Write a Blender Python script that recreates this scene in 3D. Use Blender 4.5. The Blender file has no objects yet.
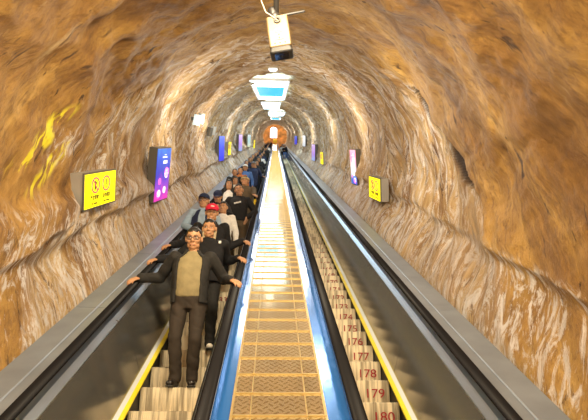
import bpy, bmesh, math, random
import numpy as np
from mathutils import Vector, Matrix, Euler

SC = bpy.context.scene
COL = SC.collection
R_ = math.radians

# ------------------------------------------------------------------ camera
CAM = Vector((0, 0, 1.6))
cam_data = bpy.data.cameras.new('camera')
cam_data.sensor_width = 36.0
cam_data.lens = 530 / 588 * 36
cam_data.clip_end = 400
cam = bpy.data.objects.new('camera', cam_data)
cam.location = CAM
cam.rotation_euler = (R_(90 + 21.97), 0, R_(-2.347))
COL.objects.link(cam)
SC.camera = cam

# ------------------------------------------------------------------ world, lights, exposure
SC.view_settings.view_transform = 'Standard'
SC.view_settings.look = 'None'
SC.view_settings.exposure = 0.32
SC.view_settings.gamma = 1.0
SC.view_settings.use_curve_mapping = False
world = bpy.data.worlds.new('world')
SC.world = world
world.use_nodes = True
wb = world.node_tree.nodes['Background']
wb.inputs[0].default_value = (1.0, 0.86, 0.66, 1)
wb.inputs[1].default_value = 0.9

C30, S30 = math.cos(R_(30)), 0.5
def P(x, m, t):
    """slope coordinates: x across, m square to the slope (up), t along the slope"""
    return Vector((x, t * C30 - m * S30, 1.6 + t * S30 + m * C30))

def lamp(name, kind, loc, power, color, size=0.2, target=None, spot=None):
    d = bpy.data.lights.new(name, kind)
    d.energy = power
    d.color = color
    if kind == 'AREA':
        d.shape = 'DISK'
        d.size = size
    else:
        d.shadow_soft_size = size
    if kind == 'SPOT':
        d.spot_size = R_(spot or 100)
        d.spot_blend = 0.8
    o = bpy.data.objects.new(name, d)
    o.location = loc
    if target is not None:
        o.rotation_euler = (Vector(target) - Vector(loc)).to_track_quat('-Z', 'Y').to_euler()
    COL.objects.link(o)
    return o

WARM = (1.0, 0.83, 0.57)
COOL = (1.0, 0.93, 0.80)
# landing hall floodlights, up under the vault above and behind the photographer
lamp('hall_light', 'POINT', P(1.1, 0.7, 1.6), 215, WARM, 0.3)
lamp('hall_light', 'POINT', P(-1.1, 0.7, 1.6), 215, WARM, 0.3)
lamp('hall_light', 'AREA', P(0, 1.75, 4.6), 170, WARM, 1.2, target=P(0, -2.4, 6.5))
# unseen point lights added along the tunnel to brighten the rock evenly
for tt, sx in ((8.5, 1), (11.5, -1), (14.5, 1), (17.5, -1), (22, 1), (27, -1), (33, 1), (40, -1), (48, 1), (56, -1), (64, 1), (72, -1), (80, 1), (88, -1), (96, 1)):
    lamp('tunnel_fill', 'POINT', P(1.35 * sx, .35, tt), 78, (1.0, 0.90, 0.74) if tt < 20 else COOL, 0.3)
lamp('end_light', 'POINT', P(0.0, -0.2, 105), 130, (1.0, 0.72, 0.42), 0.2)

# ------------------------------------------------------------------ helpers
def newmat(name):
    m = bpy.data.materials.new(name)
    m.use_nodes = True
    nt = m.node_tree
    return m, nt, nt.nodes['Principled BSDF']

def mat(name, color, rough=0.6, metal=0.0, noise=0.0, nscale=20.0, bump=0.0, emit=None, estr=0.0, spec=0.5):
    m, nt, b = newmat(name)
    b.inputs['Base Color'].default_value = (*color, 1)
    b.inputs['Roughness'].default_value = rough
    b.inputs['Metallic'].default_value = metal
    b.inputs['Specular IOR Level'].default_value = spec
    if emit:
        b.inputs['Emission Color'].default_value = (*emit, 1)
        b.inputs['Emission Strength'].default_value = estr
    if noise or bump:
        tc = nt.nodes.new('ShaderNodeTexCoord')
        n = nt.nodes.new('ShaderNodeTexNoise')
        n.inputs['Scale'].default_value = nscale
        n.inputs['Detail'].default_value = 5
        nt.links.new(tc.outputs['Object'], n.inputs['Vector'])
        if noise:
            r = nt.nodes.new('ShaderNodeValToRGB')
            r.color_ramp.elements[0].position = 0.3
            r.color_ramp.elements[1].position = 0.7
            r.color_ramp.elements[0].color = (*[c * (1 - noise) for c in color], 1)
            r.color_ramp.elements[1].color = (*[min(1, c * (1 + noise)) for c in color], 1)
            nt.links.new(n.outputs['Fac'], r.inputs['Fac'])
            nt.links.new(r.outputs['Color'], b.inputs['Base Color'])
        if bump:
            bp = nt.nodes.new('ShaderNodeBump')
            bp.inputs['Strength'].default_value = bump
            bp.inputs['Distance'].default_value = 0.02
            nt.links.new(n.outputs['Fac'], bp.inputs['Height'])
            nt.links.new(bp.outputs['Normal'], b.inputs['Normal'])
    return m

def mesh_from(name, verts, faces, m=None, smooth=False):
    me = bpy.data.meshes.new(name)
    me.from_pydata([tuple(v) for v in verts], [], faces)
    me.update()
    if m is not None:
        for mm in (m if isinstance(m, (list, tuple)) else [m]):
            me.materials.append(mm)
    if smooth:
        me.polygons.foreach_set('use_smooth', [True] * len(me.polygons))
    return me

def link(name, me, parent=None, loc=(0, 0, 0)):
    o = bpy.data.objects.new(name, me)
    o.location = loc
    COL.objects.link(o)
    if parent is not None:
        o.parent = parent
    return o

def tag(o, label=None, cat=None, group=None, kind=None):
    if label: o['label'] = label
    if cat: o['category'] = cat
    if group: o['group'] = group
    if kind: o['kind'] = kind
    return o

def thing(name, loc, label, cat, group=None):
    o = bpy.data.objects.new(name, None)
    o.empty_display_size = 0.1
    o.location = loc
    COL.objects.link(o)
    return tag(o, label, cat, group)

class MB:
    """collects simple solids into one mesh"""
    def __init__(self):
        self.v, self.f, self.mi = [], [], []
        self.cur = 0
    def add(self, vs, fs):
        n = len(self.v)
        self.v += [Vector(v) for v in vs]
        self.f += [tuple(i + n for i in f) for f in fs]
        self.mi += [self.cur] * len(fs)
        return self
    def rings(self, rs, cap=True):
        k = len(rs[0])
        vs = [p for r in rs for p in r]
        fs = []
        for i in range(len(rs) - 1):
            for j in range(k):
                a, b = i * k + j, i * k + (j + 1) % k
                fs.append((a, b, b + k, a + k))
        if cap:
            fs.append(tuple(range(k))[::-1])
            fs.append(tuple((len(rs) - 1) * k + j for j in range(k)))
        return self.add(vs, fs)
    def prism(self, prof, t0, t1):
        """slope prism, profile of (x, m)"""
        if sum(prof[i][0] * prof[(i + 1) % len(prof)][1] - prof[(i + 1) % len(prof)][0] * prof[i][1] for i in range(len(prof))) > 0:
            prof = prof[::-1]
        return self.rings([[P(x, m, t) for x, m in prof] for t in (t0, t1)])
    def box(self, c, s, rot=None):
        vs = []
        for z in (-.5, .5):
            for x, y in ((-.5, -.5), (.5, -.5), (.5, .5), (-.5, .5)):
                v = Vector((x * s[0], y * s[1], z * s[2]))
                if rot: v = rot @ v
                vs.append(v + Vector(c))
        return self.add(vs, [(3, 2, 1, 0), (4, 5, 6, 7), (0, 1, 5, 4), (1, 2, 6, 5), (2, 3, 7, 6), (3, 0, 4, 7)])
    def obox(self, o, ux, uy, uz, a, b):
        """box between local corners a and b in frame (o; ux, uy, uz)"""
        vs = []
        for z in (a[2], b[2]):
            for x, y in ((a[0], a[1]), (b[0], a[1]), (b[0], b[1]), (a[0], b[1])):
                vs.append(o + ux * x + uy * y + uz * z)
        return self.add(vs, [(3, 2, 1, 0), (4, 5, 6, 7), (0, 1, 5, 4), (1, 2, 6, 5), (2, 3, 7, 6), (3, 0, 4, 7)])
    def capsule(self, p, q, r0, r1, seg=12, flat=None):
        """tapered limb with round ends; flat=(axis vector, factor) squashes it"""
        p, q = Vector(p), Vector(q)
        d = q - p
        L = d.length
        d = d / L if L > 1e-6 else Vector((0, 0, 1))
        a = d.orthogonal().normalized()
        b = d.cross(a)
        rs = []
        for i in range(4):
            th = math.pi / 2 * i / 4 + 0.06
            rs.append((p - d * r0 * math.cos(th), r0 * math.sin(th)))
        rs.append((p, r0)); rs.append((q, r1))
        for i in range(3, -1, -1):
            th = math.pi / 2 * i / 4 + 0.06
            rs.append((q + d * r1 * math.cos(th), r1 * math.sin(th)))
        out = []
        for c, r in rs:
            ring = []
            for j in range(seg):
                an = 2 * math.pi * j / seg
                off = a * (r * math.cos(an)) + b * (r * math.sin(an))
                if flat:
                    ax = Vector(flat[0]).normalized()
                    off -= ax * (off.dot(ax) * (1 - flat[1]))
                ring.append(c + off)
            out.append(ring)
        return self.rings(out)
    def ellipsoid(self, c, r, rot=None, nu=20, nv=12):
        c = Vector(c)
        rs = []
        for i in range(nv + 1):
            th = math.pi * (0.01 + 0.98 * i / nv)
            ring = []
            for j in range(nu):
                an = 2 * math.pi * j / nu
                v = Vector((r[0] * math.sin(th) * math.cos(an), r[1] * math.sin(th) * math.sin(an), -r[2] * math.cos(th)))
                if rot: v = rot @ v
                ring.append(c + v)
            rs.append(ring)
        return self.rings(rs)
    def torso(self, rows, seg=28, power=2.4):
        """closed loft, rows of (z, rx, ry, cx, cy)"""
        rs = []
        for z, rx, ry, cx, cy in rows:
            ring = []
            for j in range(seg):
                an = 2 * math.pi * j / seg
                c, s = math.cos(an), math.sin(an)
                ring.append(Vector((cx + rx * abs(c) ** (2 / power) * (1 if c > 0 else -1),
                                    cy + ry * abs(s) ** (2 / power) * (1 if s > 0 else -1), z)))
            rs.append(ring)
        return self.rings(rs)
    def shell(self, rows, thick=0.02, seg=40, power=2.4):
        """open-fronted coat shell: rows of (z, rx, ry, cx, cy, gapL, gapR) with gaps in radians from the front (-y)"""
        outer, inner = [], []
        for z, rx, ry, cx, cy, gl, gr in rows:
            ro, ri = [], []
            a0, a1 = -math.pi / 2 + gr, 3 * math.pi / 2 - gl
            for j in range(seg + 1):
                an = a0 + (a1 - a0) * j / seg
                c, s = math.cos(an), math.sin(an)
                ux = abs(c) ** (2 / power) * (1 if c > 0 else -1)
                uy = abs(s) ** (2 / power) * (1 if s > 0 else -1)
                ro.append(Vector((cx + rx * ux, cy + ry * uy, z)))
                ri.append(Vector((cx + (rx - thick) * ux, cy + (ry - thick) * uy, z)))
            outer.append(ro); inner.append(ri)
        rs = [o + i[::-1] for o, i in zip(outer, inner)]
        return self.rings(rs)
    def build(self, name, m=None, parent=None, base=(0, 0, 0), smooth=False):
        base = Vector(base)
        me = mesh_from(name, [v - base for v in self.v], self.f, m, smooth)
        if isinstance(m, (list, tuple)):
            me.polygons.foreach_set('material_index', self.mi)
        o = link(name, me, parent, (0, 0, 0) if parent is not None else base)
        return o
    def remeshed(self, name, m, parent=None, voxel=0.01, smooth=4, wrinkle=0.0, wscale=9.0, seed=0):
        """one continuous surface grown over the overlapping solids"""
        me = mesh_from('grow', self.v, self.f)
        tmp = bpy.data.objects.new('grow', me)
        COL.objects.link(tmp)
        md = tmp.modifiers.new('r', 'REMESH')
        md.mode = 'VOXEL'; md.voxel_size = voxel; md.adaptivity = 0
        if smooth:
            sm = tmp.modifiers.new('s', 'SMOOTH')
            sm.factor = 0.5; sm.iterations = smooth
        dg = bpy.context.evaluated_depsgraph_get()
        out = bpy.data.meshes.new_from_object(tmp.evaluated_get(dg))
        bpy.data.objects.remove(tmp); bpy.data.meshes.remove(me)
        out.name = name
        if wrinkle:
            n = len(out.vertices)
            co = np.zeros(n * 3, np.float32); out.vertices.foreach_get('co', co); co = co.reshape(-1, 3)
            no = np.zeros(n * 3, np.float32); out.vertices.foreach_get('normal', no); no = no.reshape(-1, 3)
            w = fbm(co[:, 0] * wscale + seed, co[:, 1] * wscale, co[:, 2] * wscale * 1.4 + co[:, 0] * wscale * .8, 2) - 0.5
            w = np.abs(w) * 2 - 0.25
            co += no * (w * wrinkle)[:, None]
            out.vertices.foreach_set('co', co.ravel())
            out.update()
        out.materials.clear(); out.materials.append(m)
        out.polygons.foreach_set('use_smooth', [True] * len(out.polygons))
        return link(name, out, parent)

def vnoise(x, y, z):
    xi, yi, zi = np.floor(x), np.floor(y), np.floor(z)
    fx, fy, fz = x - xi, y - yi, z - zi
    fx, fy, fz = [q * q * (3 - 2 * q) for q in (fx, fy, fz)]
    xi, yi, zi = [q.astype(np.int64) for q in (xi, yi, zi)]
    def h(a, b, c):
        n = (a * 73856093) ^ (b * 19349663) ^ (c * 83492791)
        n = (n ^ (n >> 13)) * 1274126177 & 0x7fffffff
        n = (n ^ (n >> 15)) * 668265263 & 0x7fffffff
        return (n & 0xffff) / 65535.0
    r = 0
    for dx in (0, 1):
        for dy in (0, 1):
            for dz in (0, 1):
                w = (fx if dx else 1 - fx) * (fy if dy else 1 - fy) * (fz if dz else 1 - fz)
                r = r + w * h(xi + dx, yi + dy, zi + dz)
    return r

def fbm(x, y, z, octs=4):
    x, y, z = [np.asarray(q, np.float64) for q in (x, y, z)]
    a, s, tot = 1.0, 0, 0
    for o in range(octs):
        s = s + a * vnoise(x + 17.3 * o, y + 5.1 * o, z + 9.7 * o)
        tot += a
        a *= 0.5; x = x * 2.03; y = y * 2.03; z = z * 2.03
    return s / tot

def sstep(a, b, v):
    q = np.clip((v - a) / (b - a), 0, 1)
    return q * q * (3 - 2 * q)

# ------------------------------------------------------------------ rock vault
def rock_material():
    m, nt, b = newmat('rock')
    N, L = nt.nodes, nt.links
    uv = N.new('ShaderNodeUVMap'); uv.uv_map = 'rock'
    near = N.new('ShaderNodeAttribute'); near.attribute_name = 'near'
    def mapping(sx, sy, off=0.0):
        mp = N.new('ShaderNodeMapping')
        mp.inputs['Scale'].default_value = (sx, sy, 1)
        mp.inputs['Location'].default_value = (off, off * 1.7, off)
        L.new(uv.outputs['UV'], mp.inputs['Vector'])
        return mp.outputs['Vector']
    def noise(vec, scale=1.0, detail=6, rough=0.6, dist=0.0):
        n = N.new('ShaderNodeTexNoise')
        n.inputs['Scale'].default_value = scale
        n.inputs['Detail'].default_value = detail
        n.inputs['Roughness'].default_value = rough
        n.inputs['Distortion'].default_value = dist
        L.new(vec, n.inputs['Vector'])
        return n.outputs['Fac']
    def ramp(fac, stops):
        r = N.new('ShaderNodeValToRGB')
        els = r.color_ramp.elements
        while len(els) < len(stops): els.new(0.5)
        for e, (p, c) in zip(els, stops):
            e.position = p
            e.color = (*c, 1) if len(c) == 3 else c
        L.new(fac, r.inputs['Fac'])
        return r.outputs['Color']
    def mix(fac, a, c, mode='MIX'):
        x = N.new('ShaderNodeMix'); x.data_type = 'RGBA'; x.blend_type = mode
        if isinstance(fac, float): x.inputs[0].default_value = fac
        else: L.new(fac, x.inputs[0])
        for s, i in ((a, 6), (c, 7)):
            if isinstance(s, tuple): x.inputs[i].default_value = (*s, 1)
            else: L.new(s, x.inputs[i])
        return x.outputs[2]
    g = lambda v: (v, v, v)
    # inner rock: combed streaks running round the vault
    f1 = noise(mapping(0.6, 2.4), 1, 10, .72, .8)
    far = ramp(f1, [(.32, (.15, .07, .022)), (.43, (.40, .23, .085)), (.54, (.66, .46, .22)), (.68, (.80, .65, .42))])
    f2 = noise(mapping(1.7, 6.5, 3.1), 1, 10, .78, 1.6)
    far = mix(ramp(f2, [(.50, g(0)), (.58, g(.9))]), far, (.92, .88, .84))
    f5 = noise(mapping(3.0, 14.0, 13.1), 1, 7, .75, 1.4)
    far = mix(ramp(f5, [(.55, g(0)), (.62, g(.7))]), far, (.36, .20, .09))
    f3 = noise(mapping(1.5, 5.0, 9.3), 1, 10, .76, 1.8)
    far = mix(ramp(f3, [(.38, g(.95)), (.44, g(0))]), far, (.10, .045, .018))
    f4 = noise(mapping(.3, .55, 6.0), 1, 3, .5)
    far = mix(ramp(f4, [(.48, g(0)), (.66, g(.65))]), far, (.46, .30, .16), 'MIX')
    # shotcrete of the lower hall: ochre with small dark scratches
    n1 = noise(mapping(.6, .9, 1.2), 1, 11, .70, .6)
    nr = ramp(n1, [(.31, (.10, .042, .010)), (.43, (.26, .13, .030)), (.55, (.42, .235, .055)), (.70, (.66, .42, .13))])
    n2 = noise(mapping(2.6, 6.5, 4.4), 1, 5, .6, .7)
    nr = mix(ramp(n2, [(.33, g(.95)), (.38, g(0))]), nr, (.05, .022, .008))
    n4 = noise(mapping(9, 14, 6.4), 1, 6, .7, .4)
    nr = mix(ramp(n4, [(.36, g(.6)), (.50, g(0))]), nr, (.15, .07, .02))
    n3 = noise(mapping(1.4, 3.4, 8.1), 1, 9, .75, .5)
    nr = mix(ramp(n3, [(.60, g(0)), (.70, g(.55))]), nr, (.74, .56, .30))
    # ragged seam between the two
    e = noise(mapping(.9, 2.2, 2.0), 1, 6, .65, .6)
    ad = N.new('ShaderNodeMath'); ad.operation = 'ADD'
    L.new(near.outputs['Fac'], ad.inputs[0]); L.new(e, ad.inputs[1])
    k = ramp(ad.outputs[0], [(.90, g(0)), (1.06, g(1))])
    mr = N.new('ShaderNodeMapRange')
    mr.inputs['From Min'].default_value = .85; mr.inputs['From Max'].default_value = 1.15
    L.new(ad.outputs[0], mr.inputs['Value'])
    col = mix(mr.outputs['Result'], far, nr)
    # yellow-green streaks on the left wall
    ya = N.new('ShaderNodeAttribute'); ya.attribute_name = 'yellow_streak'
    yn = noise(mapping(2.4, 7.0, 5.5), 1, 4, .6, .6)
    ym = N.new('ShaderNodeMath'); ym.operation = 'MULTIPLY'
    L.new(ya.outputs['Fac'], ym.inputs[0]); L.new(ramp(yn, [(.50, g(0)), (.57, g(1))]), ym.inputs[1])
    col = mix(ym.outputs[0], col, (.85, .74, .03))
    wa = N.new('ShaderNodeAttribute'); wa.attribute_name = 'lime'
    wn = noise(mapping(2.4, 4.5, 7.7), 1, 9, .74, 1.8)
    wm = N.new('ShaderNodeMath'); wm.operation = 'MULTIPLY'
    L.new(wa.outputs['Fac'], wm.inputs[0]); L.new(ramp(wn, [(.50, g(0)), (.58, g(1))]), wm.inputs[1])
    col = mix(wm.outputs[0], col, (.80, .77, .76))
    sa = N.new('ShaderNodeAttribute'); sa.attribute_name = 'crevice_shade'
    col = mix(sa.outputs['Fac'], col, (.045, .022, .010))  # overhang shadow in the crevice, painted as dark brown
    L.new(col, b.inputs['Base Color'])
    b.inputs['Roughness'].default_value = .62
    b.inputs['Specular IOR Level'].default_value = .35
    h1 = noise(mapping(1.8, 6.5, 1.0), 1, 11, .78, 1.5)
    h2 = noise(mapping(2.5, 3.6, 2.0), 1, 10, .75, .5)
    hm = N.new('ShaderNodeMix'); hm.data_type = 'FLOAT'
    L.new(mr.outputs['Result'], hm.inputs[0]); L.new(h1, hm.inputs[2]); L.new(h2, hm.inputs[3])
    bp = N.new('ShaderNodeBump')
    bp.inputs['Strength'].default_value = .95
    bp.inputs['Distance'].default_value = .12
    L.new(hm.outputs[0], bp.inputs['Height'])
    L.new(bp.outputs['Normal'], b.inputs['Normal'])
    return m

PROF = [(-2.2, -2.75), (-1.86, -2.0), (-1.90, -1.72), (-2.12, -1.46), (-2.38, -1.22), (-2.46, -.6), (-2.45, 0), (-2.3, .65), (-1.95, 1.22), (-1.4, 1.72), (-.72, 2.06), (0, 2.17)]
PROF = PROF + [(-x, m) for x, m in PROF[-2::-1]]

def build_vault():
    pr = np.array(PROF)
    # smooth closed-form resample by arc length
    seg = np.r_[0, np.cumsum(np.hypot(*np.diff(pr, axis=0).T))]
    ns = 400
    sv = np.linspace(0, seg[-1], ns)
    px = np.interp(sv, seg, pr[:, 0]); pm = np.interp(sv, seg, pr[:, 1])
    ker = np.hanning(23); ker /= ker.sum()
    px[11:-11] = np.convolve(px, ker, 'valid'); pm[11:-11] = np.convolve(pm, ker, 'valid')
    nx = np.gradient(pm); nm = -np.gradient(px)           # outward or inward?
    ln = np.hypot(nx, nm); nx /= ln; nm /= ln
    if nx[0] * px[0] + nm[0] * pm[0] < 0: pass
    mid = ns // 2
    if nm[mid] < 0: nx, nm = -nx, -nm                     # outward
    tv = np.r_[np.arange(-3, 3, .15), np.arange(3, 5, .05), np.arange(5, 10, .026), np.arange(10, 16, .05), np.arange(16, 30, .11), np.arange(30, 109, .35)]
    T, Sg = np.meshgrid(tv, sv, indexing='ij')
    M = np.broadcast_to(pm, T.shape); X = np.broadcast_to(px, T.shape)
    NX = np.broadcast_to(nx, T.shape); NM = np.broadcast_to(nm, T.shape)
    V = T - 0.9 * M
    tb = 7.4 + 1.9 * M + 1.6 * (fbm(Sg * .7, T * .5, Sg * 0 + 3, 3) - .5)
    near = sstep(1.2, -1.2, T - tb)
    nearh = sstep(.16, -.16, T - tb + .4 * (fbm(Sg * 2, T * 2, Sg * 0 + 1, 3) - .5))
    big = fbm(Sg * .55, T * .45, T * 0 + 7.7, 3) - .5
    comb = fbm(Sg * .9 + .6 * big, V * 2.2, V * 0 + 2.2, 3) - .5
    ridg = np.abs(fbm(Sg * 1.1, V * 3.2, V * 0 + 5.5, 2) - .5)
    lumps = fbm(Sg * 1.6, T * 1.3, T * 0 + 11, 5) - .5
    dfar = .34 * big + .46 * comb + .42 * (ridg - .1)
    dnear = .40 * big + .30 * lumps + .10 * comb - .05
    D = dfar * (1 - nearh) + (dnear - .04) * nearh
    # the overhanging ledge along both walls, a little below eye level
    led = (sstep(-1.22, -1.12, M + .25 * (fbm(T * .8, T * 0, T * 0 + 4, 3) - .5)) * sstep(-.55, -1.0, M))
    D = D - .16 * led * (X < 0) - .07 * led * (X > 0)
    # crevice on the right wall where the two linings meet
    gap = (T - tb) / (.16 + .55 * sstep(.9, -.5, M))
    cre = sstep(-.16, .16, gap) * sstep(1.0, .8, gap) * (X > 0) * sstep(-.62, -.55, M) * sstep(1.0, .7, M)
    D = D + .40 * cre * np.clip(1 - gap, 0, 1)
    low = sstep(-1.15, -1.62, M)
    D = D * (1 - .75 * low) + .05 * low
    D = np.clip(D, -.26, .6)
    PX = X + NX * D; PM = M + NM * D
    W = np.stack([PX, T * C30 - PM * S30, 1.6 + T * S30 + PM * C30], -1)
    # masks for yellow streaks and lime stains
    dx = np.zeros_like(T)
    def blob(tc, mc, rt, rm, sh=0):
        return sstep(1.0, .55, np.sqrt(((T - tc - sh * (M - mc)) / rt) ** 2 + ((M - mc) / rm) ** 2)) * (X < 0)
    yellow_mask = np.maximum(blob(5.45, -.08, .26, .46, 1.6), blob(5.6, -.36, .22, .34, 1.7))
    lime = np.maximum(blob(6.0, -.12, .5, .3, .8) * .6, sstep(-1.05, -1.2, M) * (.35 + .65 * fbm(T * .9, T * 0, T * 0 + 8, 2)) * 1.0)
    lime = np.maximum(lime, led * .8 * (X < 0))
    rm = rock_material()
    nt_, ns_ = T.shape
    def part(name, j0, j1):
        idx = np.arange(nt_ * ns_).reshape(nt_, ns_)[:, j0:j1 + 1]
        k = idx.shape[1]
        co = W.reshape(-1, 3)[idx.ravel()]
        ii, jj = np.meshgrid(np.arange(nt_ - 1), np.arange(k - 1), indexing='ij')
        a = (ii * k + jj).ravel()
        F = np.stack([a, a + k, a + k + 1, a + 1], -1)   # facing inward
        me = bpy.data.meshes.new(name)
        me.vertices.add(len(co)); me.vertices.foreach_set('co', co.ravel().astype(np.float32))
        me.loops.add(F.size); me.loops.foreach_set('vertex_index', F.ravel().astype(np.int32))
        me.polygons.add(len(F)); me.polygons.foreach_set('loop_start', np.arange(0, F.size, 4, dtype=np.int32))
        me.update(calc_edges=True)
        ul = me.uv_layers.new(name='rock')
        uvv = np.stack([Sg.ravel()[idx.ravel()], V.ravel()[idx.ravel()]], -1)[F.ravel()]
        ul.data.foreach_set('uv', uvv.ravel().astype(np.float32))
        for an, arr in (('near', near), ('yellow_streak', yellow_mask), ('lime', lime), ('crevice_shade', cre)):
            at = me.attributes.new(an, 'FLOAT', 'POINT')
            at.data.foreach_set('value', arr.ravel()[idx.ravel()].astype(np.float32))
        me.polygons.foreach_set('use_smooth', [True] * len(F))
        # shared normals so that the joints between wall and ceiling stay invisible
        me.normals_split_custom_set_from_vertices(NRM.reshape(-1, 3)[idx.ravel()].tolist())
        me.materials.append(rm)
        o = link(name, me)
        o['kind'] = 'structure'
        return o
    ds = np.gradient(W, axis=1); dt = np.gradient(W, axis=0)
    NRM = np.cross(dt, ds)
    NRM /= np.linalg.norm(NRM, axis=-1, keepdims=True) + 1e-9
    inward = -(NX[..., None] * np.array([1, 0, 0]) + NM[..., None] * np.array([0, -S30, C30]))
    NRM *= np.sign((NRM * inward).sum(-1, keepdims=True))
    jl = int(np.argmin(np.abs(pm[:mid] - 1.1))); jr = ns - 1 - jl
    part('wall_left', 0, jl)
    part('ceiling', jl, jr)
    part('wall_right', jr, ns - 1)
    def surf(side, m, t):
        """point on the built rock at height m and run t: x, normal"""
        i = int(np.argmin(np.abs(tv - t)))
        rng = range(30, mid) if side < 0 else range(mid, ns - 30)
        j = min(rng, key=lambda q: abs(PM[i, q] - m))
        return PX[i, j]
    def crown(t):
        i = int(np.argmin(np.abs(tv - t)))
        return PM[i, mid]
    return surf, crown
SURF, CROWN = build_vault()

M_concrete = mat('concrete', (.30, .28, .25), .8, noise=.25, nscale=4)
M_orange_end = mat('end_rock', (.62, .25, .06), .7, noise=.5, nscale=1.2, bump=.6)
fl = MB().box((0, .1, -.05), (5.6, 6.5, .1)).build('floor', M_concrete)
fl['kind'] = 'structure'
# far upper end: landing slab, end wall, bright doorway
T_END = 104.0
e0 = P(0, -2.5, T_END)
fl2 = MB().box((0, e0.y + 3.5, e0.z - .1), (5.6, 7.0, .2)).build('floor', M_concrete)
fl2['kind'] = 'structure'
wv = MB()
yw = e0.y + 6.0
wv.box((0, yw + .1, e0.z + 4.0), (7.0, .2, 12))
we = wv.build('wall_end', M_orange_end); we['kind'] = 'structure'
def arch(xc, z0, w, h, y0, y1, n=14):
    pts = [(xc - w / 2, z0), (xc + w / 2, z0)]
    for i in range(n + 1):
        a = math.pi * i / n
        pts.append((xc + w / 2 * math.cos(a), z0 + h - w / 2 + w / 2 * math.sin(a)))
    mb = MB()
    mb.rings([[Vector((x, y, z)) for x, z in pts] for y in (y1, y0)])
    return mb
M_daylight = mat('daylight', (.9, .95, 1), .5, emit=(.93, .97, 1.0), estr=6.0)
dr = arch(-.30, e0.z + 5.7, 1.35, 2.5, yw - .02, yw + .05).build('window_1', M_daylight)
dr['kind'] = 'structure'

# ------------------------------------------------------------------ metals
def steel(name, color, rough, scale=(2, 2, 2), bump=.05, var=.15):
    m, nt, b = newmat(name)
    N, L = nt.nodes, nt.links
    tc = N.new('ShaderNodeTexCoord')
    mp = N.new('ShaderNodeMapping'); mp.inputs['Scale'].default_value = scale
    L.new(tc.outputs['Object'], mp.inputs['Vector'])
    n = N.new('ShaderNodeTexNoise'); n.inputs['Scale'].default_value = 1; n.inputs['Detail'].default_value = 5
    L.new(mp.outputs['Vector'], n.inputs['Vector'])
    r = N.new('ShaderNodeMapRange')
    r.inputs['To Min'].default_value = max(.03, rough - var / 2); r.inputs['To Max'].default_value = rough + var / 2
    L.new(n.outputs['Fac'], r.inputs['Value']); L.new(r.outputs['Result'], b.inputs['Roughness'])
    bp = N.new('ShaderNodeBump'); bp.inputs['Strength'].default_value = bump; bp.inputs['Distance'].default_value = .03
    L.new(n.outputs['Fac'], bp.inputs['Height']); L.new(bp.outputs['Normal'], b.inputs['Normal'])
    b.inputs['Base Color'].default_value = (*color, 1)
    b.inputs['Metallic'].default_value = 1
    return m
M_panel = steel('balustrade_steel', (.42, .42, .40), .15, (1, .6, 1), .03)
M_panel.node_tree.nodes['Principled BSDF'].inputs['Metallic'].default_value = .85
M_deck = mat('deck_steel', (.26, .30, .36), .42, metal=.55, noise=.12, nscale=3)
M_bright = steel('bright_steel', (.40, .48, .60), .3, (2, 2, 2), .02)
M_blue = steel('blue_steel', (.04, .21, .66), .2, (2.0, 1.2, 2.0), .35, .2)  # even blue tint for the partly metallic median sides
M_blue.node_tree.nodes['Principled BSDF'].inputs['Metallic'].default_value = .45
M_rubber = mat('handrail_rubber', (.010, .010, .012), .42, spec=.12)
M_yellow = mat('safety_yellow', (.72, .58, .012), .5, noise=.06, nscale=8)
M_white = mat('white_strip', (.55, .58, .60), .35)
M_black = mat('black_skirt', (.02, .02, .02), .5)
M_red = mat('red_paint', (.32, .015, .02), .6, noise=.25, nscale=60)

def plate_material():
    """embossed tread plate"""
    m, nt, b = newmat('tread_plate')
    N, L = nt.nodes, nt.links
    uv = N.new('ShaderNodeUVMap'); uv.uv_map = 'plate'
    sep = N.new('ShaderNodeSeparateXYZ'); L.new(uv.outputs['UV'], sep.inputs[0])
    def M(op, a, c=None):
        x = N.new('ShaderNodeMath'); x.operation = op
        for i, s in ((0, a), (1, c)):
            if s is None: continue
            if isinstance(s, (int, float)): x.inputs[i].default_value = s
            else: L.new(s, x.inputs[i])
        return x.outputs[0]
    u, v = sep.outputs[0], sep.outputs[1]
    p = M('MULTIPLY', M('ADD', u, v), 15); q = M('MULTIPLY', M('SUBTRACT', u, v), 15)
    par = M('MODULO', M('ADD', M('FLOOR', p), M('FLOOR', q)), 2)
    par = M('ABSOLUTE', par)
    fp = M('ABSOLUTE', M('SUBTRACT', M('FRACT', p), .5)); fq = M('ABSOLUTE', M('SUBTRACT', M('FRACT', q), .5))
    b1 = M('MULTIPLY', M('LESS_THAN', fp, .16), M('LESS_THAN', fq, .46))
    b2 = M('MULTIPLY', M('LESS_THAN', fq, .16), M('LESS_THAN', fp, .46))
    bar = M('ADD', M('MULTIPLY', b1, par), M('MULTIPLY', b2, M('SUBTRACT', 1, par)))
    bp = N.new('ShaderNodeBump'); bp.inputs['Strength'].default_value = 1.0; bp.inputs['Distance'].default_value = .012
    L.new(bar, bp.inputs['Height']); L.new(bp.outputs['Normal'], b.inputs['Normal'])
    n = N.new('ShaderNodeTexNoise'); n.inputs['Scale'].default_value = 3; n.inputs['Detail'].default_value = 4
    L.new(uv.outputs['UV'], n.inputs['Vector'])
    r = N.new('ShaderNodeMapRange'); r.inputs['To Min'].default_value = .07; r.inputs['To Max'].default_value = .15
    L.new(n.outputs['Fac'], r.inputs['Value']); L.new(r.outputs['Result'], b.inputs['Roughness'])
    mx = N.new('ShaderNodeMix'); mx.data_type = 'RGBA'
    mx.inputs[6].default_value = (.92, .82, .60, 1); mx.inputs[7].default_value = (.58, .46, .24, 1)
    L.new(bar, mx.inputs[0]); L.new(mx.outputs[2], b.inputs['Base Color'])
    b.inputs['Metallic'].default_value = .86
    return m
M_plate = plate_material()
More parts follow.
